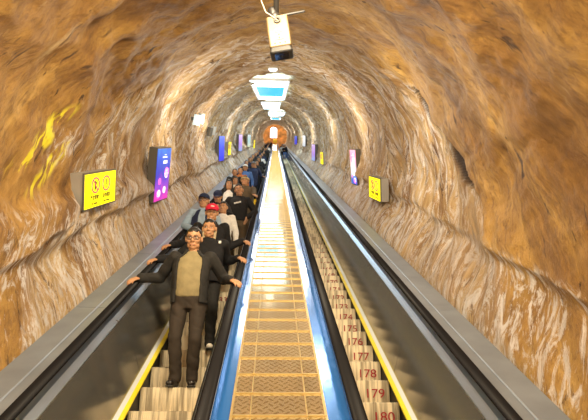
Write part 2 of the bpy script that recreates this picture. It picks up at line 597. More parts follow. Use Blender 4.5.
M_brass = steel('brass_strip', (.74, .56, .24), .35, (4, 4, 4), .03)

# ------------------------------------------------------------------ escalators
MS, MH = -2.50, -1.62
T0 = 2.9
PITCH = .462

def step_mesh(w):
    """ribbed riser and tread; origin at the nosing, riser faces -y"""
    n = int(round(w / .018))
    xs = []
    for i in range(n):
        a = -w / 2 + w * i / n; d = w / n
        xs += [(a + .0005, .007), (a + d * .48, .007), (a + d * .52, 0), (a + d - .0005, 0)]
    prof = [(.41, -.008), (.012, 0), (0, -.010), (.004, -.10), (.022, -.255), (.07, -.255), (.41, -.05)]
    vs, fs = [], []
    k = len(prof)
    for x, dep in xs:
        for q, (y, z) in enumerate(prof):
            if q <= 1: vs.append((x, y, z - dep))
            elif q in (2, 3, 4): vs.append((x, y + dep, z))
            else: vs.append((x, y, z))
    for i in range(len(xs) - 1):
        for j in range(k):
            a, b = i * k + j, i * k + (j + 1) % k
            fs.append((a, a + k, b + k, b))
    fs.append(tuple(range(k))); fs.append(tuple((len(xs) - 1) * k + j for j in range(k))[::-1])
    return mesh_from('step', vs, fs, [M_step])
def step_material():
    m, nt, b = newmat('step_aluminium')
    N, L = nt.nodes, nt.links
    tc = N.new('ShaderNodeTexCoord')
    mp = N.new('ShaderNodeMapping'); mp.inputs['Scale'].default_value = (26, 3, 1.5)
    L.new(tc.outputs['Object'], mp.inputs['Vector'])
    oi = N.new('ShaderNodeObjectInfo')
    va = N.new('ShaderNodeVectorMath'); va.operation = 'ADD'
    L.new(mp.outputs['Vector'], va.inputs[0]); L.new(oi.outputs['Location'], va.inputs[1])
    n = N.new('ShaderNodeTexNoise'); n.inputs['Scale'].default_value = 1; n.inputs['Detail'].default_value = 5
    L.new(va.outputs[0], n.inputs['Vector'])
    r = N.new('ShaderNodeValToRGB')
    r.color_ramp.elements[0].position = .38; r.color_ramp.elements[0].color = (.36, .30, .20, 1)
    r.color_ramp.elements[1].position = .56; r.color_ramp.elements[1].color = (.80, .70, .50, 1)
    L.new(n.outputs['Fac'], r.inputs['Fac']); L.new(r.outputs['Color'], b.inputs['Base Color'])
    b.inputs['Roughness'].default_value = .5
    b.inputs['Metallic'].default_value = .25
    return m
M_step = step_material()

def text_mesh(body, size, extrude=.0015, align='CENTER', m=None):
    cu = bpy.data.curves.new('lettering', 'FONT')
    cu.body = body; cu.size = size; cu.extrude = extrude
    cu.align_x = align; cu.align_y = 'CENTER'
    tmp = bpy.data.objects.new('lettering', cu)
    COL.objects.link(tmp)
    dg = bpy.context.evaluated_depsgraph_get()
    me = bpy.data.meshes.new_from_object(tmp.evaluated_get(dg))
    bpy.data.objects.remove(tmp); bpy.data.curves.remove(cu)
    if m: me.materials.clear(); me.materials.append(m)
    return me

def escalator(name, label, xin, xout, sgn, tstep, number_of):
    """xin/xout handrail centre lines; sgn -1 left escalator, +1 right one (outer side away from the median)"""
    base = P((xin + xout) / 2, MS, T0)
    e = thing(name, base, label, 'escalator')
    s = sgn
    def side(hx, o, parent):
        """hx handrail centre, o = +1/-1 direction from the steps outward"""
        # handrail
        pr = []
        for i in range(16):
            a = 2 * math.pi * i / 16
            pr.append((hx + .046 * abs(math.cos(a)) ** .7 * (1 if math.cos(a) > 0 else -1), MH - .022 + .024 * math.sin(a)))
        MB().prism(pr, T0 - .3, T_END).build('handrail', M_rubber, e, base, True)
        # bright guide profile under the rail
        g = MB()
        g.prism([(hx - .030, MH - .10), (hx + .030, MH - .10), (hx + .030, MH - .047), (hx - .030, MH - .047)], T0 - .2, T_END)
        g.prism([(hx - o * .030, MH - .10), (hx - o * .080, MH - .135), (hx - o * .080, MH - .15), (hx - o * .030, MH - .13)], T0 - .2, T_END)
        g.build('handrail_guide', M_bright, e, base)
        # steel balustrade in lengths with open seams
        b = MB()
        xt, xb = hx - o * .080, hx - o * .205
        t = T0 - .2
        while t < T_END:
            t2 = min(t + 2.35, T_END)
            b.prism([(xt, MH - .145), (xb, MS + .14), (xb + o * .02, MS + .14), (xt + o * .02, MH - .145)], t + .004, t2 - .004)
            t = t2
        b.build('balustrade_panel', M_panel, e, base)
        # skirt, white profile and yellow safety brush along the steps
        sk = MB().prism([(xb + o * .004, MS + .14), (xb - o * .012, MS - .25), (xb + o * .012, MS - .25), (xb + o * .02, MS + .14)], T0 - .2, T_END)
        sk.build('skirt', M_black, e, base)
        w = MB().prism([(xb + o * .004, MS + .14), (xb - o * .034, MS + .115), (xb - o * .034, MS + .085), (xb + o * .004, MS + .085)], T0 - .2, T_END)
        w.build('skirt_profile', M_white if o == s else M_black, e, base)
        yb = MB().prism([(xb - o * .034, MS + .118), (xb - o * .068, MS + .10), (xb - o * .068, MS + .085), (xb - o * .034, MS + .09)], T0 - .2, T_END)
        yb.build('safety_brush', M_yellow if o == s else M_black, e, base)
        return xb
    xbo = side(xout, s, e)
    xbi = side(xin, -s, e)
    # outer deck against the rock
    d = MB()
    t = T0 - .2
    while t < T_END:
        t2 = min(t + 2.35, T_END)
        d.prism([(xout + s * .032, MH - .105), (xout + s * .032, MH - .085), (xout + s * .40, MH - .075), (xout + s * .40, MH - .105)], t + .003, t2 - .003)
        t = t2
    d.build('outer_deck', M_deck, e, base)
    d = MB().prism([(xout + s * .185, MH - .078), (xout + s * .195, MH - .070), (xout + s * .205, MH - .078)], T0 - .2, T_END)
    d.build('deck_joint', M_deck, e, base)
    # steps
    x0, x1 = sorted((xbo - s * .012, xbi + s * .012))
    w = x1 - x0 - .012; xc = (x0 + x1) / 2
    me = step_mesh(w)
    k0 = int(math.ceil((T0 - tstep) / PITCH))
    n = 0
    k = k0
    while n < 100:
        p = P(xc, MS, tstep + PITCH * k)
        st = link('step', me, e, p - base)
        num = number_of(k)
        if num is not None:
            tm = text_mesh(str(num), .125, m=M_red)
            tm.transform(Matrix.Rotation(R_(90), 4, 'X'))
            tm.transform(Matrix.Diagonal((1.15, 1, 1, 1)))
            link('step_number', tm, st, (s * w * .5 - s * .155 if s > 0 else w * .5 - .16, -.0015, -.135))
        n += 1; k += 1
    rest = MB()
    while tstep + PITCH * k < T_END:
        p = P(xc, MS, tstep + PITCH * k)
        rest.box((p.x, p.y + .21, p.z - .13), (w, .41, .26))
        k += 1
    ro = rest.build('steps', M_step, e, base)
    ro['kind'] = 'stuff'
    return e, xc

esc_l, XL = escalator('escalator', 'left escalator with steel balustrades carrying a queue of people down the rock tunnel', -.40, -1.515, -1, 5.007,
                  lambda k: 33 if k == 7 else None)
esc_r, XR = escalator('escalator', 'right escalator with red numbered step risers, nearly empty', .525, 1.445, 1, 4.71,
                  lambda k: 180 - k if -1 < k < 18 else None)

# ------------------------------------------------------------------ median between the escalators
XA, XB = -.242, .340
mb_ = P((XA + XB) / 2, -1.75, T0)
med = thing('median_deck', mb_, 'sloping metal deck of tread plates with blue sides between the two escalators', 'median')
def plates():
    me_v, me_f, uvs = [], [], []
    for a, b in ((XA, XA + .115), (XA + .118, XB - .118), (XB - .115, XB)):
        t = T0
        n = len(me_v)
        me_v += [P(a, -1.70, T0), P(b, -1.70, T0), P(b, -1.70, T_END), P(a, -1.70, T_END), P(a, -1.73, T0), P(b, -1.73, T0), P(b, -1.73, T_END), P(a, -1.73, T_END)]
        for f in ((0, 1, 2, 3), (7, 6, 5, 4), (0, 4, 5, 1), (1, 5, 6, 2), (2, 6, 7, 3), (3, 7, 4, 0)):
            me_f.append(tuple(n + i for i in f))
            for i in f:
                uvs.append(((a if i % 4 in (0, 3) else b), (T0 if i % 4 in (0, 1) else T_END)))
    me = mesh_from('tread_plate', [v - mb_ for v in me_v], me_f, [M_plate])
    ul = me.uv_layers.new(name='plate')
    for d, u in zip(ul.data, uvs): d.uv = u
    return link('tread_plate', me, med)
plates()
st = MB()
t = T0 + .12
while t < 60:
    st.prism([(XA - .004, -1.702), (XA - .004, -1.690), (XB + .004, -1.690), (XB + .004, -1.702)], t, t + .014)
    t += .285
for x in (XA + .1165, XB - .1165):
    st.prism([(x - .004, -1.702), (x - .004, -1.695), (x + .004, -1.695), (x + .004, -1.702)], T0, T_END)
for x in (XA, XB):
    st.prism([(x - .008, -1.73), (x - .008, -1.692), (x + .008, -1.692), (x + .008, -1.73)], T0, T_END)
st.build('joint_strip', M_brass, med, mb_)
for a, b in ((-.372, XA - .008), (XB + .008, .497)):
    la, lb = (-1.735, -1.715) if a < 0 else (-1.715, -1.735)
    sd = MB()
    t = T0 - .1
    while t < T_END:
        t2 = min(t + 3.1, T_END)
        n = 8
        rs = []
        sd.prism([(a, la), (b, lb), (b, lb - .02), (a, la - .02)], t + .003, t2 - .003)
        t = t2
    sd.build('side_panel', M_blue, med, mb_)
cb = MB().prism([(XA, -1.74), (XB, -1.74), (XB, -2.9), (XA, -2.9)], T0, T_END)
cb.build('core', M_black, med, mb_)
# yellow barrier at the head of the median
M_barrier = mat('barrier_yellow', (.75, .55, .03), .5)
q = P(.04, -1.7, T_END + .3)
ba = thing('safety_barrier', q, 'small yellow barrier at the far top end of the median', 'barrier')
MB().box((q.x, q.y, q.z + .62), (.75, .05, .9)).build('panel', M_barrier, ba, q)
MB().box((q.x - .33, q.y, q.z + .1), (.05, .05, .25)).box((q.x - .33, q.y, q.z), (.12, .2, .03)).build('leg', M_barrier, ba, q)
MB().box((q.x + .33, q.y, q.z + .1), (.05, .05, .25)).box((q.x + .33, q.y, q.z), (.12, .2, .03)).build('leg', M_barrier, ba, q)

# ------------------------------------------------------------------ ceiling light panels
M_lightwhite = mat('light_white', (.95, .97, 1), .4, emit=(.55, .84, 1.0), estr=5.0)
M_lightcyan = mat('light_cyan', (.01, .12, .18), .5, emit=(.0, .50, .85), estr=.9)
M_frame = mat('lamp_frame', (.7, .72, .74), .4, metal=.6)
def panel(t0, t1, w, xc, label, cyan):
    m0 = min(CROWN(t0), CROWN((t0 + t1) / 2), CROWN(t1)) - .10
    m0 = 1.86
    base = P(xc, m0, t0)
    o = thing('ceiling_light', base, label, 'ceiling light', 'light panels along the tunnel crown')
    fr = MB()
    a, b = xc - w / 2, xc + w / 2
    fr.prism([(a, m0), (a, m0 + .09), (a + .05, m0 + .09), (a + .05, m0)], t0, t1)
    fr.prism([(b - .05, m0), (b - .05, m0 + .09), (b, m0 + .09), (b, m0)], t0, t1)
    fr.prism([(a, m0), (a, m0 + .09), (b, m0 + .09), (b, m0)], t0, t0 + .06)
    fr.prism([(a, m0), (a, m0 + .09), (b, m0 + .09), (b, m0)], t1 - .06, t1)
    fr.build('frame', M_frame, o, base)
    L = t1 - t0
    df = MB().prism([(a + .05, m0 + .03), (b - .05, m0 + .03), (b - .05, m0 + .06), (a + .05, m0 + .06)], t0 + .06, t1 - .06)
    df.build('diffuser', M_lightwhite, o, base)
    if cyan:
        sc = MB().prism([(a + .16, m0 + .008), (b - .16, m0 + .008), (b - .16, m0 + .028), (a + .16, m0 + .028)], t0 + L * cyan[0], t0 + L * cyan[1])
        s_ = sc.build('screen', M_lightcyan, o, base)
        s_['label'] = 'glowing cyan screen'
    return o
panel(18.9, 29.0, 1.45, -.22, 'nearest long white light panel in the rock ceiling with a cyan glowing middle', (.27, .75))
panel(31.2, 39.5, 1.20, -.28, 'second white light panel in the rock ceiling, behind the cyan one', (.80, .9))
panel(44.0, 53.0, 1.5, .10, 'third white light panel up the rock ceiling, short and bright', None)
panel(59.0, 66.0, 1.2, .05, 'fourth and farthest bluish light panel in the rock ceiling', (.1, .9))

M_dome = mat('lamp_glass', (1, .97, .9), .3, emit=(1, .95, .85), estr=5)
def crown_lamp(t, x, label):
    m0 = CROWN(t)
    b = P(x, m0, t)
    o = thing('dome_light', b, label, 'ceiling light', 'small dome lights on the crown')
    k = MB(); k.prism([(x - .16, m0 - .04), (x + .16, m0 - .04), (x + .16, m0 + .12), (x - .16, m0 + .12)], t - .16, t + .16)
    k.build('housing', M_frame, o, b)
    d = MB(); d.ellipsoid(P(x, m0 - .05, t), (.13, .13, .07), Matrix.Rotation(R_(30), 3, 'X'))
    d.build('dome', M_dome, o, b, True)
crown_lamp(17.4, -.10, 'small white dome lamp on the crown just before the first light panel')

# ------------------------------------------------------------------ wall signs
M_signyellow = mat('sign_yellow', (.9, .8, .0), .5, emit=(1.0, .85, .0), estr=.85)
M_signframe = mat('sign_frame', (.16, .15, .13), .45, metal=.5)
M_signside = mat('sign_side', (.42, .40, .36), .45, metal=.4)
M_signpink = mat('sign_red', (.75, .05, .18), .5, emit=(.9, .05, .25), estr=.25)
M_signink = mat('sign_ink', (.12, .10, .02), .6)
M_signgreen = mat('sign_green', (.05, .22, .05), .6)

def wall_frame(side, m, t, tilt=.06, yaw=.07, off=0.0, w=0, h=0):
    """frame on the wall: origin on the sign's back centre, u reading direction, v up, n to the tunnel axis"""
    x = side * min(abs(SURF(side, m + a * h, t + c * w)) for a in (-.5, -.2, .2, .5) for c in (-.5, -.25, 0, .25, .5))
    Sv = Vector((0, C30, S30)); Xv = Vector((1, 0, 0)); Nv = Vector((0, -S30, C30))
    n = (Xv * -side + Sv * -yaw * 1.0 + Nv * -tilt).normalized()
    u0 = (Sv * (1 if side < 0 else -1))
    u = (u0 - n * u0.dot(n)).normalized()
    v = n.cross(u).normalized()
    if v.z < 0: v = -v
    return P(x - side * off, m, t), u, v, n

def ring_mesh(mb, o, u, v, n, cx, cy, r0, r1, z0, z1, k=28, squash=1.0):
    rs = []
    for rr, zz in ((r0, z0), (r1, z0), (r1, z1), (r0, z1)):
        rs.append([o + u * (cx + rr * squash * math.cos(2 * math.pi * i / k)) + v * (cy + rr * math.sin(2 * math.pi * i / k)) + n * zz for i in range(k)])
    mb.rings(rs + [rs[0]], cap=False)

def put_text(name, body, size, o, u, v, n, cx, cy, z, m, parent, base):
    me = text_mesh(body, size, .0015, m=m)
    mt = Matrix(((u.x, v.x, n.x), (u.y, v.y, n.y), (u.z, v.z, n.z))).to_4x4()
    mt.translation = o + u * cx + v * cy + n * z - base
    me.transform(mt)
    return link(name, me, parent)

def warning_sign(side, m, t, w, h, label, detail=True):
    o, u, v, n = wall_frame(side, m, t, w=w, h=h)
    root = thing('warning_sign', o, label, 'sign', 'yellow lit warning signs on the walls')
    d = .09
    c = MB()
    c.obox(o, u, v, n, (-w / 2, -h / 2, -.08), (w / 2, h / 2, d - .012))
    c.build('case', M_signside, root, o)
    fr = MB()
    for a, b in (((-w / 2 - .012, -h / 2 - .012), (w / 2 + .012, -h / 2 + .006)), ((-w / 2 - .012, h / 2 - .006), (w / 2 + .012, h / 2 + .012)),
                 ((-w / 2 - .012, -h / 2), (-w / 2 + .006, h / 2)), ((w / 2 - .006, -h / 2), (w / 2 + .012, h / 2))):
        fr.obox(o, u, v, n, (a[0], a[1], d - .018), (b[0], b[1], d + .002))
    fr.build('frame', M_signframe, root, o)
    f = MB().obox(o, u, v, n, (-w / 2 + .004, -h / 2 + .004, d - .012), (w / 2 - .004, h / 2 - .004, d))
    f.build('face', M_signyellow, root, o)
    ic = MB(); ink = MB()
    z = d + .002
    for cx in (-w * .17, w * .17):
        ring_mesh(ic, o, u, v, n, cx, h * .14, h * .19, h * .235, d, d + .004, squash=1.25)
    a = math.radians(45)
    du = (u * math.cos(a) - v * math.sin(a)); dv = (u * math.sin(a) + v * math.cos(a))
    oc = o + u * (-w * .17) + v * (h * .14)
    ic.obox(oc, du, dv, n, (-h * .21, -h * .02, d), (h * .21, h * .02, d + .0045))
    ic.build('prohibition_ring', M_signpink, root, o)
    # small figures inside the rings
    ink.obox(oc, u, v, n, (-h * .05, -h * .13, d), (h * .03, h * .05, d + .003))
    ring_mesh(ink, o, u, v, n, -w * .17 - h * .01, h * .14 + h * .10, 0.001, h * .04, d, d + .003, 14)
    ink.obox(oc, dv, du, n, (-h * .10, -h * .02, d), (h * .12, h * .02, d + .003))
    ink.build('pictogram', M_signink, root, o)
    g = MB(); og = o + u * (w * .17) + v * (h * .14)
    g.obox(og, u, v, n, (-h * .03, -h * .04, d), (h * .03, h * .14, d + .003))
    g.obox(og, u, v, n, (-h * .03, -h * .13, d), (h * .03, -h * .08, d + .003))
    g.build('pictogram', M_signgreen, root, o)
    if detail:
        put_text('lettering', '严禁攀爬', h * .15, o, u, v, n, -w * .19, -h * .22, z, M_signink, root, o)
        put_text('lettering', '请勿拥挤', h * .15, o, u, v, n, w * .19, -h * .22, z, M_signink, root, o)
        put_text('lettering', 'No climbing', h * .085, o, u, v, n, -w * .19, -h * .38, z, M_signink, root, o)
        put_text('lettering', 'No crowding', h * .085, o, u, v, n, w * .19, -h * .38, z, M_signink, root, o)
    return root

def poster_material(name, cols, base_emit=.9, seed=0.0):
    m, nt, b = newmat(name)
    N, L = nt.nodes, nt.links
    tc = N.new('ShaderNodeTexCoord')
    uv = N.new('ShaderNodeUVMap'); uv.uv_map = 'art'
    sp = N.new('ShaderNodeSeparateXYZ'); L.new(uv.outputs['UV'], sp.inputs[0])
    r = N.new('ShaderNodeValToRGB')
    els = r.color_ramp.elements
    while len(els) < len(cols): els.new(.5)
    for e, (p, c) in zip(els, cols): e.position = p; e.color = (*c, 1)
    n = N.new('ShaderNodeTexNoise'); n.inputs['Scale'].default_value = 3.2; n.inputs['Detail'].default_value = 2
    mp = N.new('ShaderNodeMapping'); mp.inputs['Location'].default_value = (seed, seed, 0)
    L.new(uv.outputs['UV'], mp.inputs['Vector']); L.new(mp.outputs['Vector'], n.inputs['Vector'])
    ad = N.new('ShaderNodeMath'); ad.operation = 'MULTIPLY_ADD'
    ad.inputs[1].default_value = .7
    L.new(n.outputs['Fac'], ad.inputs[0])
    su = N.new('ShaderNodeMath'); su.operation = 'SUBTRACT'; su.inputs[1].default_value = .35
    L.new(sp.outputs[1], su.inputs[0]); L.new(su.outputs[0], ad.inputs[2])
    L.new(ad.outputs[0], r.inputs['Fac'])
    L.new(r.outputs['Color'], b.inputs['Base Color'])
    L.new(r.outputs['Color'], b.inputs['Emission Color'])
    b.inputs['Emission Strength'].default_value = base_emit * .62
    b.inputs['Roughness'].default_value = .3
    return m
M_artwhite = mat('art_white', (.9, .9, .95), .4, emit=(.9, .92, 1), estr=.9)
M_artpink = mat('art_pink', (.9, .15, .6), .4, emit=(.95, .15, .65), estr=.8)
P_blue = poster_material('poster_blue', [(.0, (.75, .05, .55)), (.28, (.30, .06, .75)), (.5, (.05, .05, .60)), (.8, (.04, .12, .80)), (1, (.05, .22, .85))])
P_deep = poster_material('poster_deep_blue', [(.0, (.01, .02, .75)), (.5, (.02, .05, .9)), (1, (.05, .15, .9))], 1.0, 3)
P_violet = poster_material('poster_violet', [(.0, (.3, .45, .85)), (.4, (.42, .20, .75)), (1, (.65, .45, .85))], .8, 5)
P_pale = poster_material('poster_pale', [(.0, (.75, .8, .5)), (.5, (.45, .72, .75)), (1, (.65, .80, .9))], .8, 7)
P_pink = poster_material('poster_pink', [(.0, (.02, .12, .75)), (.22, (.05, .25, .9)), (.36, (.65, .75, .9)), (.6, (.90, .65, .80)), (.8, (.95, .30, .55)), (1, (.85, .45, .60))], .8, 9)
P_white = poster_material('poster_white', [(.0, (.6, .7, .9)), (.5, (.9, .9, .95)), (1, (.9, .92, 1))], .8, 2)

def poster(side, m, t, w, h, art, label, tilt=.10, marks=0):
    o, u, v, n = wall_frame(side, m, t, tilt, .09, w=w, h=h)
    root = thing('light_box', o, label, 'poster', 'tall lit posters on the walls')
    d = .08
    MB().obox(o, u, v, n, (-w / 2, -h / 2, -.08), (w / 2, h / 2, d - .01)).build('case', M_signframe, root, o)
    me = mesh_from('display', [o + u * a + v * b + n * d - o for a, b in ((-w / 2 + .02, -h / 2 + .02), (w / 2 - .02, -h / 2 + .02), (w / 2 - .02, h / 2 - .02), (-w / 2 + .02, h / 2 - .02))]
                   + [o + u * a + v * b + n * (d - .01) - o for a, b in ((-w / 2 + .02, -h / 2 + .02), (w / 2 - .02, -h / 2 + .02), (w / 2 - .02, h / 2 - .02), (-w / 2 + .02, h / 2 - .02))],
                   [(0, 1, 2, 3), (7, 6, 5, 4), (0, 4, 5, 1), (1, 5, 6, 2), (2, 6, 7, 3), (3, 7, 4, 0)], [art])
    ul = me.uv_layers.new(name='art')
    quad = [(0, 0), (1, 0), (1, 1), (0, 1)]
    for p in me.polygons:
        for li in p.loop_indices:
            ul.data[li].uv = quad[me.loops[li].vertex_index % 4]
    link('display', me, root)
    if marks:
        rnd = random.Random(marks)
        for k in range(7):
            cx, cy = rnd.uniform(-.36, .30) * w, rnd.uniform(-.40, .12) * h
            ww = rnd.uniform(.06, .22) * w
            a = MB()
            ring_mesh(a, o, u, v, n, cx, cy, .002, ww / 2 + .02, d - .004, d + .002, 10, 1.3)
            a.build('artwork', (M_artwhite, M_artpink)[k % 2], root, o)
        for x0, x1, y0, y1 in [(-.05 + k * .1, .03 + k * .1, .20, .26) for k in range(3)] + [(-.12, .20, .31, .335), (0, .14, .36, .375)]:
            MB().obox(o, u, v, n, (w * x0, h * y0, d), (w * x1, h * y1, d + .003)).build('lettering', M_artwhite, root, o)
    return root

warning_sign(-1, -.70, 6.65, .98, .42, 'nearest yellow prohibition sign on the left rock wall, two red rings')
poster(-1, -.76, 9.95, .85, 1.0, P_blue, 'nearest tall poster on the left wall, blue and magenta with white patches', marks=4)
poster(-1, -.60, 22.3, 1.1, 1.05, P_deep, 'deep blue glowing poster far up the left wall', tilt=.02)
warning_sign(-1, -.66, 25.0, .8, .62, 'smaller yellow sign behind the deep blue poster on the left wall', False)
poster(-1, -.50, 32.3, 1.3, 1.0, P_violet, 'violet poster beyond the yellow sign on the left wall', tilt=.02)
poster(-1, -.50, 43.0, 1.6, 1.0, P_pale, 'pale green and blue poster far along the left wall', tilt=.02)
warning_sign(-1, -.95, 54, 1.3, .8, 'farthest yellow sign on the left wall, near the head of the queue', False)
warning_sign(1, -1.05, 10.9, .92, .46, 'nearest yellow sign on the right rock wall above the handrail')
poster(1, -.84, 14.9, .68, 1.0, P_pink, 'tall pink, white and blue poster on the right wall behind the yellow sign', marks=9)
warning_sign(1, -1.0, 24.3, .8, .55, 'small yellow sign farther up the right wall, past the pink poster', False)
poster(1, -.90, 29.0, 1.1, .9, P_violet, 'narrow violet poster on the right wall beyond the small yellow sign', tilt=.02)
poster(1, -.40, 41.0, 1.4, .85, P_white, 'narrow white poster high on the right wall', tilt=.02)
poster(1, -.50, 57.0, 1.7, .9, P_deep, 'farthest bluish poster on the right wall near the top', tilt=.02)

# wall-mounted floodlights on the left wall
def flood(side, m, t, label, white):
    o, u, v, n = wall_frame(side, m, t, .2, .25, .03)
    root = thing('floodlight', o, label, 'floodlight', 'floodlights on the left wall')
    MB().obox(o, u, v, n, (-.05, -.05, -.06), (.05, .05, .14)).build('bracket', M_signframe, root, o)
    h = MB().obox(o, u, v, n, (-.26, -.16, .12), (.0, .14, .22))
    h.build('lamp_head', white, root, o)
    h = MB().obox(o, u, v, n, (.04, -.10, .12), (.28, .20, .22))
    h.build('lamp_head', M_frame, root, o)
M_lampcyan = mat('lamp_cool', (.8, .95, .95), .3, emit=(.75, .95, 1), estr=.6)
flood(-1, .42, 15.8, 'pale twin floodlight on the left wall above the first tall poster', M_lampcyan)
flood(-1, .10, 18.8, 'dark twin floodlight on the left wall, above the deep blue poster', M_signframe)

# ------------------------------------------------------------------ hanging surveillance camera
M_housing = mat('camera_housing', (.11, .07, .028), .42, noise=.06, nscale=6)
M_dark = mat('dark_metal', (.02, .018, .016), .4)
M_glass = mat('camera_glass', (.015, .012, .01), .12)
M_cable = mat('cable', (.30, .26, .2), .6)
def surveillance():
    c = P(.03, .98, 5.5)
    ax = Vector((.13, .10, -.97)).normalized()          # towards the lens
    face = Vector((-.12, -1, -.2)); face = (face - ax * face.dot(ax)).normalized()   # side turned to the viewer
    sx = ax.cross(face).normalized()
    if sx.x < 0: sx = -sx
    root = thing('surveillance_camera', c, 'cream surveillance camera hanging from the rock ceiling, lens pointing down', 'camera')
    def rr(z, w, h, r=.02):
        pts = []
        for qx, qy in ((1, 1), (-1, 1), (-1, -1), (1, -1)):
            for i in range(5):
                a = math.atan2(qy, qx) - math.pi / 4 + math.pi / 2 * i / 4
                pts.append(c + ax * z + sx * (qx * (w - r) + r * math.cos(a)) + face * (qy * (h - r) + r * math.sin(a)))
        return pts
    b = MB()
    b.rings([rr(-.20, .088, .06), rr(-.185, .108, .075), rr(-.02, .112, .082), rr(.15, .110, .080), rr(.16, .104, .074)])
    b.build('housing', M_housing, root, c, False)
    b = MB(); b.rings([rr(.16, .101, .071), rr(.215, .114, .085), rr(.225, .106, .078)])
    b.build('lens_hood', M_dark, root, c)
    b = MB(); b.rings([rr(.2255, .075, .062), rr(.229, .07, .058)])
    b.build('lens_window', M_glass, root, c)
    l = MB()
    o = c + face * .083
    l.obox(o, sx, ax, face, (-.042, .0, -.002), (.042, .004, .0012)); l.obox(o, sx, ax, face, (-.042, .085, -.002), (.042, .089, .0012))
    l.obox(o, sx, ax, face, (-.042, .0, -.002), (-.038, .089, .0012)); l.obox(o, sx, ax, face, (.038, .0, -.002), (.042, .089, .0012))
    for k in range(3): l.obox(o, sx, ax, face, (-.034 + k * .024, -.035, -.002), (-.018 + k * .024, -.012, .0012))
    l.build('label_plate', mat('label_ink', (.38, .27, .12), .6), root, c)
    for px_, pz in ((0, .03), (0, .065), (-.05, .125), (0, .125), (.05, .125)):
        MB().ellipsoid(o + sx * px_ + ax * pz, (.006, .006, .006), nu=8, nv=6).build('screw', M_dark, root, c)
    # ring bolt, ball joint, arm and cables
    g = MB(); gp = c - ax * .13 + face * .085
    rs = []
    for i in range(16):
        a = 2 * math.pi * i / 16
        d = sx * math.cos(a) + ax * math.sin(a)
        rs.append([gp + d * .026 + (d * math.cos(bb) + face * math.sin(bb)) * .009 for bb in [2 * math.pi * j / 8 for j in range(8)]])
    g.rings(rs + [rs[0]], cap=False)
    g.build('ring_bolt', M_dark, root, c, True)
    top = c - ax * .20
    j = MB(); j.ellipsoid(top - ax * .03 - sx * .02, (.05, .05, .05)); j.capsule(top - ax * .02 - sx * .03, top - ax * .10 - sx * .035, .045, .05)
    j.capsule(top - ax * .03 + sx * .03, top - ax * .04 + sx * .28, .014, .012)
    j.build('ball_joint', M_dark, root, c, True)
    a = MB(); a.capsule(top - ax * .08, P(-.02, CROWN(5.1) + .1, 5.1), .028, .03)
    a.build('ceiling_arm', M_dark, root, c, True)
    w = MB()
    pts = [gp, gp - ax * .06 - sx * .05, gp - ax * .11 - sx * .10, gp - ax * .25 - sx * .13]
    for p_, q_ in zip(pts, pts[1:]): w.capsule(p_, q_, .006, .006, 8)
    w.build('cable', M_cable, root, c, True)
surveillance()

# ------------------------------------------------------------------ people
M_skin = mat('skin', (.48, .255, .135), .5, noise=.05, nscale=12)
M_hair = mat('hair', (.012, .010, .009), .45, noise=.3, nscale=60, bump=.3)
M_lip = mat('lips', (.38, .13, .10), .5)
M_eyew = mat('eye', (.75, .72, .68), .25)
M_iris = mat('iris', (.015, .01, .008), .2)
M_brow = mat('eyebrow', (.02, .015, .012), .7)
M_specs = mat('spectacle_frame', (.02, .02, .022), .3)
M_sole = mat('shoe_sole', (.05, .05, .05), .7)
_cl = {}
def cloth(name, color, rough=.8, noise=.12):
    if name not in _cl:
        _cl[name] = mat(name + '_cloth', color, rough, noise=noise, nscale=14, bump=.15, spec=.3)
    return _cl[name]

def solve_height(v, x, t_ankle):
    """standing height that puts the head centre on image row v"""
    hd = Vector((math.sin(.04096), math.cos(.04096), 0))
    pit = R_(21.97)
    Fv = hd * math.cos(pit) + Vector((0, 0, math.sin(pit))); Uv = -hd * math.sin(pit) + Vector((0, 0, math.cos(pit)))
    best = None
    for i in range(150, 196):
        h = i / 100
        w = P(x, MS, t_ankle) + Vector((0, .17, h * .937)) - CAM
        y = 210 - 530 * w.dot(Uv) / w.dot(Fv)
        if best is None or abs(y - v) < best[0]: best = (abs(y - v), h)
    return best[1]

def rail_point(which, t):
    return P({'outer': -1.515, 'inner': -.40, 'router': 1.445, 'rinner': .525}[which], MH + .008, t)

def add_head(b, hc, R, s, ears=True, hw=1.0):
    """skull, face, nose, lips, brow and ears; -y is the face"""
    def p(x, y, z): return hc + R @ (Vector((x * hw, y, z)) * s)
    E = lambda c, r: b.ellipsoid(p(*c), [r[0] * hw * s, r[1] * s, r[2] * s], R)
    E((0, .014, .022), (.075, .094, .096))
    E((0, -.020, -.040), (.062, .072, .078))
    E((0, -.058, -.098), (.030, .026, .024))
    for sx in (-1, 1):
        E((sx * .040, -.058, -.030), (.027, .024, .026))
        E((sx * .040, -.030, -.078), (.022, .036, .030))
        if ears: E((sx * .079, .010, -.010), (.011, .022, .034))
        E((sx * .013, -.094, -.034), (.010, .012, .009))
    b.capsule(p(-.036, -.080, .026), p(.036, -.080, .026), .013 * s, .013 * s)
    b.capsule(p(0, -.086, .012), p(0, -.107, -.028), .009 * s, .014 * s)
    b.capsule(p(-.018, -.086, -.066), p(.018, -.086, -.066), .008 * s, .008 * s)
    b.capsule(p(-.014, -.086, -.077), p(.014, -.086, -.077), .008 * s, .008 * s)

